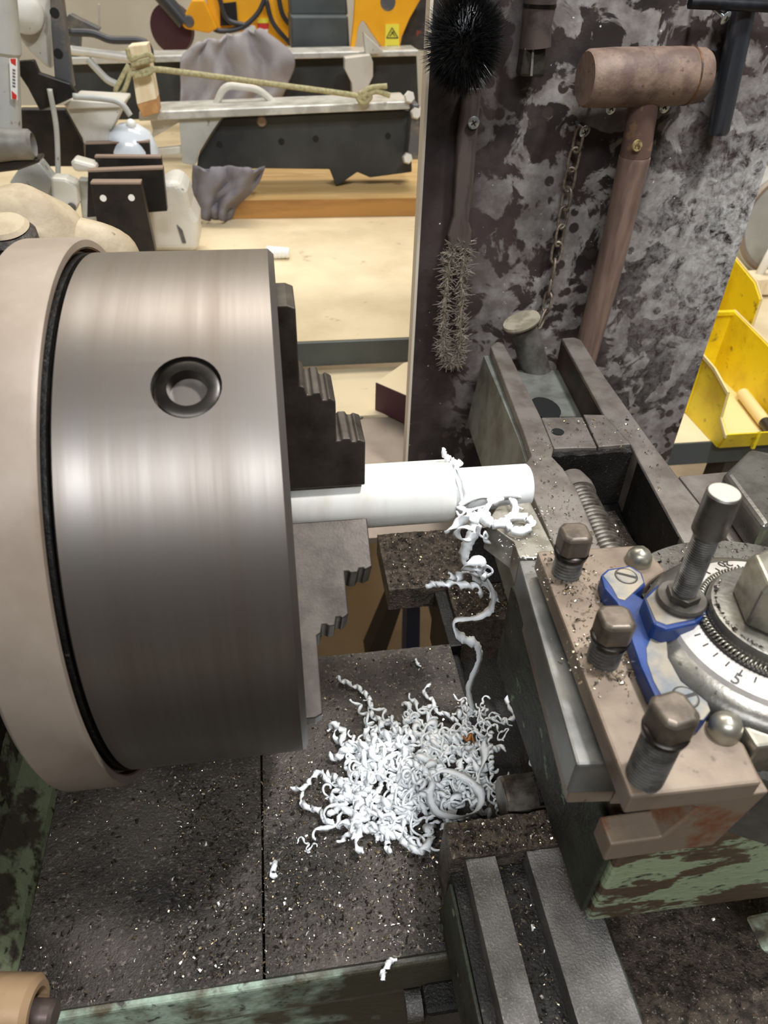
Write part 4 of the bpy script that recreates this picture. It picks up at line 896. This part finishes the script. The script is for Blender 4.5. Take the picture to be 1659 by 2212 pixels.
MB().tube([at(340, -20, 'y', YM - .04), at(398, 48, 'y', YM - .04)], .017, 16).obj('ram', 'hose', ym, smooth=True, auto=40)
pxslab([(526, 56), (552, 56), (554, 74), (530, 76)], YM - .03, .02).obj('white_cap', 'white_paint', ym, bevel=.004)
rs = at(376, 60, 'y', YM + .02); o = thing('red_reel', rs, 'dull red round reel behind the black hydraulic ram', 'reel')
MB().lathe([(0, 0), (0, .05), (.02, .05), (.025, .03), (.025, 0)], rs, (-.3, -1, 0), 32).obj('reel', 'maroon', o, smooth=True, auto=40)
gb = thing('grey_box', at(695, 110, 'y', 1.6), 'slate grey steel box standing behind the rear rail', 'box')
pxslab([(628, 34), (752, 34), (756, 110), (630, 112)], 1.56, .16).obj('body', 'steel_grey', gb, bevel=.004)
pxslab([(624, -20), (748, -20), (752, 33), (628, 33)], 1.60, .12).obj('lid', 'steel_grey', gb, bevel=.004)
yp = thing('yellow_plate', at(800, 110, 'y', 1.5), 'tall yellow steel plate with slots and a warning label', 'plate')
pl_ = pxslab([(770, -40), (930, -40), (905, 5), (885, 40), (868, 80), (862, 112), (832, 112), (826, 104), (802, 70), (790, 50), (782, 44), (774, 60), (766, 110), (757, 110), (764, 50)], 1.50, .02).obj('plate', 'yellow_mach', yp, bevel=.002)
q = at(838, 4, 'y', 1.50); MB().lathe([(0, 0), (0, .016), (.0006, .016), (.0006, 0)], q, (0, -1, 0), 24).obj('hole', 'mach_dark', yp)
pxslab([(833, 52), (862, 52), (862, 110), (831, 110)], 1.4975, .002).obj('warning_label', 'label_yellow', yp)
tri = [(847, 60), (860, 82), (835, 82)]
tm = MB()
for i in range(3):
    a, b = tri[i], tri[(i+1) % 3]
    tm.tube([at(*a, 'y', 1.4965), at(*b, 'y', 1.4965)], .0011, 4)
tm.tube([at(842, 78, 'y', 1.4965), at(851, 68, 'y', 1.4965)], .001, 4); tm.tube([at(853, 78, 'y', 1.4965), at(846, 68, 'y', 1.4965)], .001, 4)
tm.obj('warning_triangle', 'ink', yp)
tm = MB()
for i in range(5): tm.tube([at(838 + 5*i, 98, 'y', 1.4965), at(840 + 4*i, 107, 'y', 1.4965)], .0009, 4)
tm.obj('label_print', 'ink', yp)
o = pxslab([(872, 10), (925, -30), (925, 108), (864, 108), (870, 80)], 1.62, .1).obj('clutter', 'clutter_dark'); tag(o, 'dark jumble of machine parts beside the yellow plate', 'machine part')

# ---------------------------------------------------------------- grey machine parts at the left of the bench
lite('black_bracket', [(38, 132), (72, 130), (84, 158), (150, 180), (168, 206), (130, 224), (86, 240), (60, 190), (40, 160)], .86, .012, 'black_plate', 'black triangular steel bracket behind the grey post', 'bracket')
gp = thing('grey_post', at(20, 270, 'y', .78), 'light grey round post with a red and white sticker', 'post')
MB().tube([at(-6, -40, 'y', .80), at(8, 110, 'y', .80), at(10, 118, 'y', .80), at(18, 290, 'y', .80)], [.020, .0205, .0165, .0165], 28).obj('post', 'mach_grey', gp, smooth=True, auto=30)
st = [(20, 126), (37, 126), (38, 216), (24, 214)]
pxslab(st, .779, .0008).obj('sticker', 'white_paint', gp)
pxslab([(22, 127), (34, 127), (34, 142), (24, 136)], .7783, .0006).obj('sticker_stripe', 'red', gp); pxslab([(25, 196), (36, 206), (35, 215), (26, 213)], .7783, .0006).obj('sticker_stripe', 'red', gp)
tm = MB()
for i in range(6): tm.tube([at(27, 150 + 7*i, 'y', .7783), at(33, 152 + 7*i, 'y', .7783)], .0009, 4)
tm.obj('sticker_print', 'mach_dark', gp)
ga = thing('grey_casting', at(90, 150, 'y', .9), 'pale grey casting with a round boss and a dark flange', 'casting')
pxslab([(24, -30), (112, -30), (112, 150), (96, 142), (64, 112), (38, 78), (30, 40)], .90, .04).obj('arm', 'mach_light', ga, bevel=.003)
MB().lathe([(0, 0), (0, .024), (.015, .024), (.018, .020), (.018, 0)], at(55, 28, 'y', .90), (0.1, -1, .1), 36).obj('boss', 'mach_light', ga, smooth=True, auto=40)
pxslab([(106, -30), (130, -30), (140, 50), (152, 150), (158, 190), (118, 172), (110, 60)], .875, .02).obj('flange', 'mach_dark', ga, bevel=.002)
for a, b in [(118, 28), (126, 116)]: MB().lathe([(0, 0), (0, .006), (.0006, .006), (.0006, 0)], at(a, b, 'y', .875), (0, -1, 0), 16).obj('flange_hole', 'black_hole', ga)
lite('spool_piece', [(140, 40), (150, 30), (215, 62), (208, 72), (172, 70), (170, 125), (150, 126), (150, 66)], 1.43, .03, 'mach_dark', 'dark grey angled piece standing on the rear rail', 'bracket')
for nm, pts, r_, mat, lab in (('thin_rod', [(107, 192), (122, 280), (126, 390)], .0035, 'mach_grey', 'thin upright steel rod below the black bracket'),
                              ('black_hose', [(148, 70), (200, 72), (240, 86), (300, 88), (322, 104), (328, 150)], .006, 'hose', 'black hose curving over the tied timber block'),
                              ('grey_lever', [(190, 128), (210, 150), (232, 172), (252, 182)], .006, 'mach_grey', 'curved grey lever in front of the rear rail'),
                              ('white_cable', [(214, 8), (214, 60), (208, 84)], .003, 'mach_light', 'thin pale cable hanging down the cream wall'),
                              ('pale_pipe', [(150, 108), (230, 118), (300, 128)], .007, 'mach_light', 'pale pipe lying along the rear rail'),
                              ('steel_spring_rod', [(158, 208), (230, 214), (262, 224), (282, 250)], .004, 'mach_grey', 'bent grey wire above the pale hopper')):
    yy = 1.2 if nm in ('black_hose', 'grey_lever', 'pale_pipe') else .85 if nm != 'white_cable' else 2.6
    o = MB().tube(spline([at(a, b, 'y', yy) for a, b in pts], 30), r_, 10).obj(nm, mat, None, smooth=True); tag(o, lab, nm.split('_')[1])
hp_ = thing('hopper', at(205, 310, 'y', .92), 'pale grey tapered hopper box standing behind the black plates', 'hopper')
pxslab([(138, 228), (150, 218), (265, 226), (262, 236), (236, 290), (232, 312), (180, 312), (178, 300)], .92, .07).obj('hopper_body', 'mach_light', hp_, bevel=.003)
pxslab([(136, 226), (152, 216), (266, 222), (266, 232), (146, 236)], .912, .085).obj('rim', 'mach_light', hp_, bevel=.002)
cc = at(282, 300, 'y', .93)
o = thing('clear_cover', cc, 'rounded clear plastic cover beside the pale hopper', 'cover')
MB().lathe([(-.03, 0), (-.03, .038), (0, .038), (.022, .030), (.032, .014), (.034, 0)], cc + V((0, 0, -.012)), (0, 0, 1), 28).obj('dome', 'plastic_clear', o, smooth=True, auto=50)
MB().sphere(at(283, 268, 'y', .92), .007).obj('white_knob', 'white_paint', o, smooth=True)
# black steel plates leaning in a stack
def bplate(front, y, th_, lab, rim=True):
    t = thing('steel_plate', at(front[2][0], front[2][1], 'y', y), lab, 'plate')
    pxslab(front, y, th_).obj('plate', 'black_plate', t, bevel=.0006)
    a, b = at(*front[0], 'y', y), at(*front[1], 'y', y)
    MB().loft([a + V((0, -.0006, 0)), a + V((0, th_, 0)), a + V((0, th_, .0022)), a + V((0, -.0006, .0022))], [b + V((0, -.0006, 0)), b + V((0, th_, 0)), b + V((0, th_, .0022)), b + V((0, -.0006, .0022))]).obj('top_edge', 'plate_rim', t)
    return t
bplate([(185, 312), (322, 308), (326, 345), (184, 350)], .90, .012, 'black steel plate standing below the hopper')
bplate([(205, 341), (348, 342), (352, 372), (206, 366)], .80, .012, 'narrow black steel plate between the two larger plates')
bplate([(190, 372), (352, 366), (361, 456), (188, 470)], .74, .014, 'wide black steel plate leaning behind the drilled plate')
t_ = bplate([(196, 398), (304, 398), (336, 545), (222, 560)], .68, .016, 'black steel plate with two drilled holes, frontmost of the stack')
for a, b in [(223, 428), (284, 427)]: MB().lathe([(0, 0), (0, .004), (.0006, .004), (.0006, 0)], at(a, b, 'y', .68), (0, -1, 0), 16).obj('drilled_hole', 'white_paint', t_)
# white lumpy housing
hs = [at(a, b, 'y', .80) for a, b in [(310, 460), (352, 395), (385, 390), (404, 415), (412, 450), (428, 480), (430, 545), (300, 545)]]
o = thing('white_housing', V((hs[0].x, .8, -.15)), 'white rounded machine housing behind the black plates', 'housing')
MB().prism([(p_.x, p_.z) for p_ in hs], 'y', .80, .88).obj('housing', 'mach_light', o, bevel=.012, seg=4)
pxslab([(382, 486), (394, 498), (402, 525), (394, 525)], .798, .004).obj('vent_slot', 'mach_dark', o)
# pale arms at far left
ar = thing('grey_linkage', at(110, 470, 'y', .8), 'pale grey linkage arms with bolts below the grey nozzle', 'linkage')
pxslab([(20, 395), (50, 350), (85, 352), (110, 385), (135, 392), (140, 470), (110, 460), (60, 400), (24, 398)], .84, .03).obj('arm', 'mach_grey', ar, bevel=.004)
pxslab([(108, 384), (140, 386), (165, 398), (170, 440), (160, 462), (142, 470), (112, 440)], .80, .03).obj('hinge', 'mach_light', ar, bevel=.004)
pxslab([(168, 388), (190, 390), (204, 480), (206, 520), (178, 480)], .82, .02).obj('blue_grey_plate', 'mach_grey', ar, bevel=.002)
MB().lathe([(0, 0), (0, .006), (.004, .005), (.004, 0)], at(155, 447, 'y', .80), (0, -1, 0), 12).obj('bolt', 'mach_dark', ar)
pxslab([(-20, 418), (30, 425), (110, 440), (108, 460), (-20, 445)], .78, .04).obj('lower_link', 'mach_dark', ar, bevel=.003)
nz_ = thing('nozzle', at(30, 330, 'y', .74), 'grey flared nozzle pointing right beside the thin rod', 'nozzle')
n0 = at(-40, 312, 'y', .74); n1 = at(66, 312, 'y', .74)
MB().lathe([(0, .022), ((n1 - n0).length*.6, .018), ((n1 - n0).length, .0175), ((n1 - n0).length + .004, .0135), ((n1 - n0).length*.7, .011), (0, .011)], n0, n1 - n0, 36).obj('cone', 'mach_mid', nz_, smooth=True, auto=40)
pxslab([(-40, 352), (86, 342), (84, 352), (40, 368), (-40, 378)], .735, .03).obj('lower_edge', 'black_plate', nz_, bevel=.002)
lite('dark_backing', [(40, 236), (140, 236), (180, 312), (184, 360), (80, 360), (40, 340)], 1.0, .02, 'black_plate', 'dark steel sheet behind the thin upright rod', 'sheet')
lite('grey_stay', [(322, 252), (390, 246), (392, 262), (326, 300), (330, 282)], 1.08, .012, 'mach_light', 'pale grey stay joining the front chassis rail', 'stay')
lite('grey_stay', [(328, 322), (392, 316), (394, 332), (332, 340)], 1.08, .012, 'mach_light', 'lower pale grey stay under the front chassis rail', 'stay')
lite('small_motor', [(150, 350), (160, 345), (208, 358), (208, 372), (160, 372)], .78, .03, 'mach_light', 'small pale cylinder lying behind the black plates', 'cylinder', .005)

# ================================================================== white swarf
def ribbon(path, hr, turns, w_, t_, seed, jag=.35, n=None):
    rr = random.Random(seed)
    L_ = sum((V(path[i+1]) - V(path[i])).length for i in range(len(path)-1))
    n = n or max(24, int(turns*16), int(L_/.0012))
    c = spline(path, n); pts = []; tg_ = []
    t0 = (c[1] - c[0]).normalized(); u = t0.orthogonal().normalized()
    ph0 = rr.uniform(0, 6.28); k1 = rr.uniform(.6, 1.3)
    for i in range(n):
        T = (c[min(i+1, n-1)] - c[max(i-1, 0)]).normalized(); u = (u - T*u.dot(T)).normalized(); b = T.cross(u)
        s_ = i/(n-1); th_ = ph0 + turns*2*pi*(s_ + .04*sin(s_*9*k1 + ph0)); h = hr*(.75 + .35*noise.noise(V((s_*6, seed, 0))))
        pts.append(c[i] + (u*cos(th_) + b*sin(th_))*h); tg_.append((T, u.copy(), b))
    vs = []; fs = []
    for i in range(n):
        d = (pts[min(i+1, n-1)] - pts[max(i-1, 0)]).normalized(); T, u_, b_ = tg_[i]
        s_ = i/(n-1)
        ref = T if hr > 0 and turns > 0.5 else (u_*cos(s_*4 + seed) + b_*sin(s_*4 + seed))
        wv = ref - d*ref.dot(d)
        wv = wv.normalized() if wv.length > .15 else d.orthogonal().normalized()
        nv = d.cross(wv); ww = w_*1.3*(.85 + jag*(1.1*noise.noise(V((i*.35, seed*3.7, 1.0))) + rr.uniform(-.25, .25)))*min(1, .35 + 6*s_, .35 + 6*(1 - s_))/2
        off = wv*(jag*w_*.12*rr.uniform(-1, 1))
        p_ = pts[i]
        vs += [p_ + off + wv*ww, p_ + nv*t_*.75, p_ + off - wv*ww, p_ - nv*t_*.75]
    for i in range(n-1):
        for k in range(4): fs.append((i*4 + k, i*4 + (k+1) % 4, (i+1)*4 + (k+1) % 4, (i+1)*4 + k))
    fs += [(3, 2, 1, 0), tuple((n-1)*4 + k for k in range(4))]
    return vs, fs
def swarf(name, path, hr, turns, w_, t_, seed, label, jag=.35, cat='swarf curl', mat='swarf'):
    o = MB().add(*ribbon(path, hr, turns, w_, t_, seed, jag)).obj(name, mat, None, smooth=True)
    return tag(o, label, cat)
def onbed(pts, lift=.0035): return [at(a, b, 'z', ZB + lift) for a, b in pts]
# single curls that can be told apart
swarf('swarf_curl', onbed([(726, 1462), (748, 1474), (778, 1488), (798, 1512), (804, 1545), (838, 1562), (872, 1578)]), .0019, 10, .0034, .0008, 3, 'long springy white curl pointing away from the pile toward the chuck jaws')
swarf('swarf_curl', onbed([(730, 1562), (726, 1590), (742, 1608), (770, 1602), (784, 1622), (800, 1632), (830, 1620)]), .0013, 4, .0042, .0008, 4, 'hooked white curl with a broad flattened end left of the pile')
swarf('swarf_curl', onbed([(928, 1478), (918, 1500), (934, 1512), (944, 1536), (968, 1545), (990, 1560)]), .0013, 4, .0036, .0008, 5, 'short white curl hooked at its free end behind the pile')
swarf('swarf_curl', onbed([(908, 1536), (920, 1526), (938, 1530), (958, 1545)]), .0010, 2, .0032, .0008, 6, 'stubby white curl end next to the hooked one behind the pile')
swarf('swarf_curl', onbed([(1120, 1444), (1100, 1442), (1092, 1462), (1104, 1488), (1096, 1520), (1112, 1545), (1090, 1560), (1056, 1552)], .006), .0011, 5, .0036, .0009, 7, 'white curl bent like a question mark beside the saddle wall')
swarf('swarf_curl', onbed([(1056, 1560), (1060, 1620), (1064, 1690), (1078, 1762)], .012), .0019, 13, .0020, .0007, 8, 'tight corkscrew white curl running straight to the worn shaft')
swarf('swarf_curl', onbed([(628, 1698), (648, 1706), (668, 1690), (690, 1668), (712, 1690), (740, 1700), (752, 1724)], .006), .0010, 4, .0042, .0009, 9, 'arched white curl looping up at the far left of the pile')
swarf('swarf_curl', onbed([(652, 1712), (658, 1740), (690, 1752), (704, 1772), (740, 1782), (780, 1784), (810, 1800)], .005), .0014, 7, .0046, .0009, 10, 'thick wavy white curl along the left rim of the pile')
swarf('swarf_curl', onbed([(812, 1812), (830, 1796), (860, 1806), (880, 1826), (910, 1838), (930, 1812), (925, 1790), (948, 1776)], .007), .0016, 7, .0054, .001, 11, 'thick lumpy white curl at the front rim of the pile')
swarf('swarf_curl', onbed([(950, 1790), (980, 1776), (1005, 1766), (1028, 1760)], .010), .0007, 3, .0034, .0008, 12, 'straight white curl reaching from the pile onto the black ledge')
swarf('swarf_curl', onbed([(640, 1818), (652, 1812), (664, 1822), (666, 1840), (674, 1822), (686, 1830)], .0022), .0013, 4, .0013, .0006, 13, 'small loose white squiggle lying alone on the bed')
swarf('swarf_curl', onbed([(1075, 1600), (1092, 1590), (1098, 1576), (1084, 1580), (1076, 1596), (1088, 1602)], .004), .0008, 3, .0013, .0006, 14, 'tiny white loop beside the corkscrew curl')
swarf('swarf_curl', [at(a, b, 'z', -.140) for a, b in [(1144, 1654), (1150, 1640), (1152, 1624), (1162, 1610)]], .0014, 3, .0014, .0006, 15, 'small white squiggle on top of the worn shaft end')
swarf('swarf_scrap', onbed([(586, 1862), (594, 1868), (588, 1884), (596, 1894)], .002), .0010, 1.5, .0042, .001, 16, 'white scrap beside the seam of the bed', cat='swarf scrap')
swarf('swarf_scrap', [at(a, b, 'z', ZB + .001) for a, b in [(858, 2076), (842, 2078), (834, 2092), (828, 2104), (826, 2118)]], .0008, 2, .0036, .001, 17, 'white scrap at the front edge of the bed', cat='swarf scrap')
swarf('swarf_scrap', onbed([(896, 1424), (902, 1434), (910, 1438)], .002), .0008, 1, .003, .0008, 18, 'white scrap near the far edge of the bed', cat='swarf scrap')
# hanging ribbon from the tool down to the pile
YH = -0.034
hang = [at(a, b, 'y', YH + d) for a, b, d in [(1008, 1100, .014), (1024, 1120, .008), (1022, 1150, 0), (1004, 1190, 0), (1002, 1215, 0), (1022, 1238, -.004), (1048, 1248, -.004), (1064, 1280, 0), (1060, 1315, .004), (1030, 1334, .003), (984, 1340, .002), (984, 1364, 0), (1002, 1380, 0), (1028, 1392, 0), (1036, 1418, .0), (1026, 1450, 0), (1012, 1490, .002), (1022, 1540, .004)]]
swarf('swarf_ribbon', hang, .0, 0, .0054, .0011, 21, 'long wavy white ribbon hanging from the tool down to the pile', .3, 'swarf ribbon')
swarf('swarf_curl', [at(a, b, 'y', YH) for a, b in [(920, 1268), (940, 1262), (968, 1262), (1000, 1264), (1030, 1270), (1042, 1290)]], .0011, 4, .0044, .001, 22, 'jagged white curl sticking out sideways from the hanging ribbon')
swarf('swarf_curl', [at(a, b, 'y', YH + .004) for a, b in [(968, 1240), (984, 1248), (1010, 1238), (1040, 1260), (1066, 1288), (1078, 1296)]], .0012, 3, .0048, .001, 23, 'crumpled white curl knotted into the hanging ribbon')
for i, (cx_, cy_, r_, lab) in enumerate([(1024, 1222, 17, 'translucent white ring of ribbon above the knotted curl'), (1048, 1234, 16, 'second white ring of ribbon beside the knotted curl')]):
    swarf('swarf_ring', [at(cx_ + r_*cos(a*.55 + i), cy_ + r_*.62*sin(a*.55 + i), 'y', YH - .006 - .0006*a) for a in range(13)], 0, 0, .006, .0008, 30 + i, lab, .12, 'swarf ring')
swarf('swarf_curl', [at(a, b, 'y', -.03) for a, b in [(962, 1152), (980, 1136), (1000, 1122), (1012, 1112)]], 0, 0, .0052, .001, 34, 'short straight white strip below the shoulder of the rod', .15)
swarf('swarf_curl', [at(a, b, 'y', -.036) for a, b in [(1030, 1146), (1036, 1134), (1032, 1150), (1042, 1160), (1054, 1162), (1048, 1148), (1046, 1164), (1060, 1174)]], 0, 0, .0024, .0008, 35, 'small white hook beside the corner of the tool tip', .15)
swarf('swarf_ring', [at(1004 + 18*cos(a*.5), 1152 + 14*sin(a*.5), 'y', -.034 - .0004*a) for a in range(13)], 0, 0, .0034, .0008, 36, 'white ring at the top of the hanging ribbon', .15, 'swarf ring')
# loops lying on the tool tip
def ontool(pts, z): return [at(a, b, 'z', z) for a, b in pts]
swarf('swarf_loop', ontool([(992, 1090), (1020, 1080), (1050, 1072), (1090, 1068), (1126, 1074)], .004), 0, 0, .0044, .0009, 41, 'flat white ribbon wrapped along the underside of the turned end', .2, 'swarf loop')
swarf('swarf_loop', ontool([(1100, 1078), (1112, 1092), (1108, 1112), (1090, 1128), (1066, 1134), (1048, 1120), (1052, 1098), (1062, 1084), (1088, 1078)], .0045), .0004, 2, .0054, .0010, 42, 'wide white loop lying on the tool tip', .35, 'swarf loop')
swarf('swarf_loop', ontool([(1092, 1124), (1108, 1116), (1138, 1118), (1148, 1136), (1128, 1148), (1104, 1142), (1092, 1126)], .0035), .0003, 2, .0044, .0010, 43, 'oval white loop hanging over the right of the tool tip', .35, 'swarf loop')
swarf('swarf_loop', ontool([(986, 1104), (992, 1114), (1002, 1108), (1000, 1096), (988, 1096), (1010, 1104), (1030, 1098), (1060, 1090)], .003), 0, 0, .0022, .0008, 44, 'small white loop against the shoulder of the rod', .2, 'swarf loop')
swarf('swarf_scrap', ontool([(1010, 1108), (1024, 1120), (1040, 1112), (1034, 1100)], .002), 0, 0, .0062, .001, 45, 'broad white flake folded at the left corner of the tool tip', .3, 'swarf scrap')
# ribbon wound round the freshly cut neck of the rod, and the tuft above the shoulder
for i, (x0_, r_, sd_) in enumerate([(.0882, .0128, 1), (.0905, .0134, 2)]):
    swarf('swarf_band', [V((x0_ + .0012*sin(a*.9 + i), r_*cos(a*.35), r_*sin(a*.35))) for a in range(19)], 0, 0, .0034, .0010, 50 + i, ['white ribbon wound round the neck of the rod', 'outer white ribbon wound round the neck of the rod'][i], .3, 'swarf band')
swarf('swarf_tuft', [at(a, b, 'y', .004) for a, b in [(956, 968), (960, 982), (970, 992), (982, 1000), (1000, 1002)]], .0003, 1, .0040, .001, 53, 'pointed white tuft standing on the shoulder of the rod', .4, 'swarf tuft')
# big flat loops in the pile
swarf('swarf_loop', onbed([(930, 1680), (960, 1664), (1005, 1680), (1036, 1712), (1030, 1750), (990, 1766), (945, 1756), (928, 1720), (940, 1690)], .014), .0, 0, .0052, .0009, 61, 'broad flat white ribbon loop on top of the pile', .2, 'swarf loop')
swarf('swarf_loop', onbed([(1046, 1600), (1046, 1640), (1034, 1680), (1040, 1715), (1020, 1735)], .012), .0, 0, .0056, .0009, 62, 'broad white ribbon down the right side of the pile', .3, 'swarf ribbon')
swarf('swarf_loop', onbed([(1000, 1590), (1010, 1600), (1018, 1588), (1024, 1606)], .016), 0, 0, .0030, .0009, 63, 'brown scorched scrap among the white swarf', .4, 'swarf scrap', 'swarf_brown')
# the core of the pile: nobody could count these strands
mb = MB(); rr = random.Random(12)
def inpile():
    while True:
        a = rr.uniform(0, 2*pi); q = sqrt(rr.uniform(0, 1)); x_ = 905 + 140*q*cos(a); y_ = 1680 + 112*q*sin(a)
        if x_ + (y_ - 1680)*.35 < 1040 and not (870 < x_ < 930 and 1745 < y_ < 1800 and rr.random() < .8): return x_, y_, 1 - q
for i in range(150):
    x_, y_, h = inpile(); z_ = ZB + .003 + rr.uniform(0, .017)*h
    p_ = at(x_, y_, 'z', z_); path = [p_]; d = rr.uniform(0, 2*pi)
    for k in range(rr.randint(3, 6)):
        d += rr.uniform(-1.1, 1.1); p_ = p_ + V((cos(d), sin(d), 0))*rr.uniform(.004, .009) + V((0, 0, rr.uniform(-.003, .003)))
        p_.z = max(ZB + .002, p_.z); path.append(p_)
    mb.add(*ribbon(path, rr.choice([.0018, .0024, .0032]), rr.uniform(2, 5.5), rr.choice([.0014, .0022, .0030, .0042]), .0011, 100 + i, .3))
for i in range(26):                                     # left arm of the pile
    t_ = rr.random(); a0_ = (760 + 60*t_ + rr.uniform(-30, 60), 1690 + 90*t_ + rr.uniform(-25, 25)); p_ = at(*a0_, 'z', ZB + rr.uniform(.003, .010)); path = [p_]; d = rr.uniform(0, 6.28)
    for k in range(4):
        d += rr.uniform(-1, 1); p_ = p_ + V((cos(d), sin(d), rr.uniform(-.1, .1)))*rr.uniform(.004, .008); p_.z = max(ZB + .002, p_.z); path.append(p_)
    mb.add(*ribbon(path, rr.choice([.0014, .0020]), rr.uniform(2, 4), rr.choice([.0032, .0044]), .0012, 300 + i, .35))
for i in range(16):                                     # knot where the hanging ribbon lands
    p_ = at(1030 + rr.uniform(-25, 35), 1555 + rr.uniform(-22, 26), 'z', ZB + rr.uniform(.004, .014)); path = [p_]; d = rr.uniform(0, 6.28)
    for k in range(4):
        d += rr.uniform(-1.2, 1.2); p_ = p_ + V((cos(d), sin(d), rr.uniform(-.2, .2)))*rr.uniform(.003, .006); path.append(p_)
    mb.add(*ribbon(path, .0014, rr.uniform(2, 4), .0016, .0007, 400 + i, .25))
o = mb.obj('swarf_pile', 'swarf', None, smooth=True); tag(o, 'tangled heap of white plastic swarf on the bed', 'swarf', None, 'stuff')

# ================================================================== metal chips, joined as stuff
def chips(name, label, spots, n, size, mats, seed, flat=.6):
    rr = random.Random(seed); vs = []; fs = []; mi = []; tot = sum(s_[-1] for s_ in spots)
    for i in range(n):
        k = rr.uniform(0, tot)
        for s_ in spots:
            k -= s_[-1]
            if k <= 0: break
        p_ = s_[0](rr); r_ = size*rr.choice([.35, .5, .5, .7, 1.0]) * rr.uniform(.6, 1.3)
        q = Matrix.Rotation(rr.uniform(0, 6.28), 3, 'Z') @ Matrix.Rotation(rr.uniform(-1, 1)*flat*1.6, 3, 'X') @ Matrix.Rotation(rr.uniform(-1, 1)*flat, 3, 'Y')
        asp = rr.uniform(.25, .9)
        pts = [(-r_, -r_*asp*.5, 0), (0, -r_*asp*.6, r_*.35), (r_, -r_*asp*.4, 0), (r_, r_*asp*.4, .0001), (0, r_*asp*.6, r_*.4), (-r_, r_*asp*.5, .0001)]
        b_ = len(vs); lift = r_*.3
        vs += [tuple(V(p_) + q @ V(t) + V((0, 0, lift))) for t in pts]; fs += [(b_, b_+1, b_+4, b_+5), (b_+1, b_+2, b_+3, b_+4)]
        m_i = rr.choices(range(len(mats)), [w_ for _, w_ in mats])[0]; mi += [m_i, m_i]
    me = bpy.data.meshes.new(name); me.from_pydata(vs, [], fs)
    for m_n, _ in mats: me.materials.append(MATS[m_n])
    me.polygons.foreach_set('material_index', mi); me.update()
    o = bpy.data.objects.new(name, me); COL.objects.link(o); return tag(o, label, 'metal chips', None, 'stuff')
def rect(x0, x1, y0, y1, z): return lambda r: V((r.uniform(x0, x1), r.uniform(y0, y1), z))
MX = [('chip_silver', 3), ('chip_brass', 1.5), ('chip_dark', 6), ('chip_white', .25)]
chips('metal_chips', 'fine metal chips strewn over the black bed plates', [(rect(-.15, .105, -.162, .035, ZB + .0004), 1), (rect(-.08, .07, -.16, -.05, ZB + .0004), 1)], 8000, .0011, MX, 1)
chips('metal_chips', 'metal chips heaped on the ledges of the rear way', [(rect(.075, .14, .098, .163, ZB + .0006), 1), (rect(.12, .17, .058, .094, ZB), 1)], 1500, .0013, MX, 2, .9)
chips('metal_chips', 'metal chips in the groove and along the black saddle ledge', [(rect(.067, .132, -.141, -.124, -.1180), 1), (rect(.089, .102, -.25, -.142, -.1320), 1), (rect(.139, .25, -.25, -.1, -.1645), 1)], 1900, .0011, MX, 3, .9)
nearb = lambda x_, y_, z_: (lambda r: (lambda a, q: V((x_ + q*cos(a), y_ + q*sin(a), z_)))(r.uniform(0, 6.28), .008 + abs(r.gauss(0, .0055))))
bp_ = [at(a, b, 'z', ZP) for a, b in [(1222, 1238), (1302, 1425), (1392, 1676)]]
inpl = lambda r: (lambda t, s_: V((outl[0][0] + (outl[1][0] - outl[0][0])*t + .003 + s_*.016, outl[0][1] + (outl[1][1] - outl[0][1])*t, ZP + .0002)))(r.uniform(.06, .62), r.random())
chips('metal_chips', 'bright metal chips around the bolts of the tool holder plate', [(nearb(bp_[0].x, bp_[0].y, ZP + .0002), 1.2), (nearb(bp_[1].x, bp_[1].y, ZP + .0002), 1.4), (inpl, 1.6)], 620, .0011, [('chip_silver', 5), ('chip_brass', 3), ('chip_dark', 2)], 4, .9)
def onslide(r):
    for _ in range(50):
        a, b = r.uniform(1125, 1430), r.uniform(900, 1185); q = at(a, b, 'z', ZS + .0005)
        # left rail, bridge or right rail
        xl = 1169 + (b - 901)*.44; 
        if (b < 966 and 1150 + (b-900)*.1 < a < 1400 + (b - 946)*.7) or (b >= 966 and (1127 + max(0, (b - 1012))*.42 < a < 1192 + max(0, b - 985)*.53)) or (b > 966 and 1385 + (b - 994)*.57 < a < 1425 + (b - 994)*.78): return q
    return q
chips('metal_chips', 'bright chips sprinkled on the grey cross slide', [(onslide, 1)], 420, .0011, [('chip_silver', 5), ('chip_brass', 4), ('chip_dark', 1.5)], 5, .9)
chips('metal_chips', 'metal chips lying in the slot beside the feed screw', [(rect(.203, .226, -.03, .07, -.0852), 1)], 360, .0013, [('chip_silver', 3), ('chip_brass', 2), ('chip_dark', 2)], 6, .9)
chips('plastic_crumbs', 'white plastic crumbs on the tool tip', [(lambda r: at(r.uniform(1078, 1190), r.uniform(1092, 1210), 'z', .0004), 1)], 110, .0007, [('chip_white', 1)], 7, .6)
chips('metal_chips', 'dark chips caked on the swivel base behind the tool holder', [(lambda r: (lambda a, q: V((.203 + q*cos(a), -.122 + q*sin(a), -.0008)))(r.uniform(.6, 2.6), r.uniform(.052, .068)), 1), (lambda r: (lambda a: V((PC.x + .024*cos(a), PC.y + .024*sin(a), .0337)))(r.uniform(2.2, 5.4)), .6), (rect(.13, .22, -.175, -.16, -.0415), .8)], 700, .0010, [('chip_silver', 2), ('chip_dark', 5)], 8, .9)
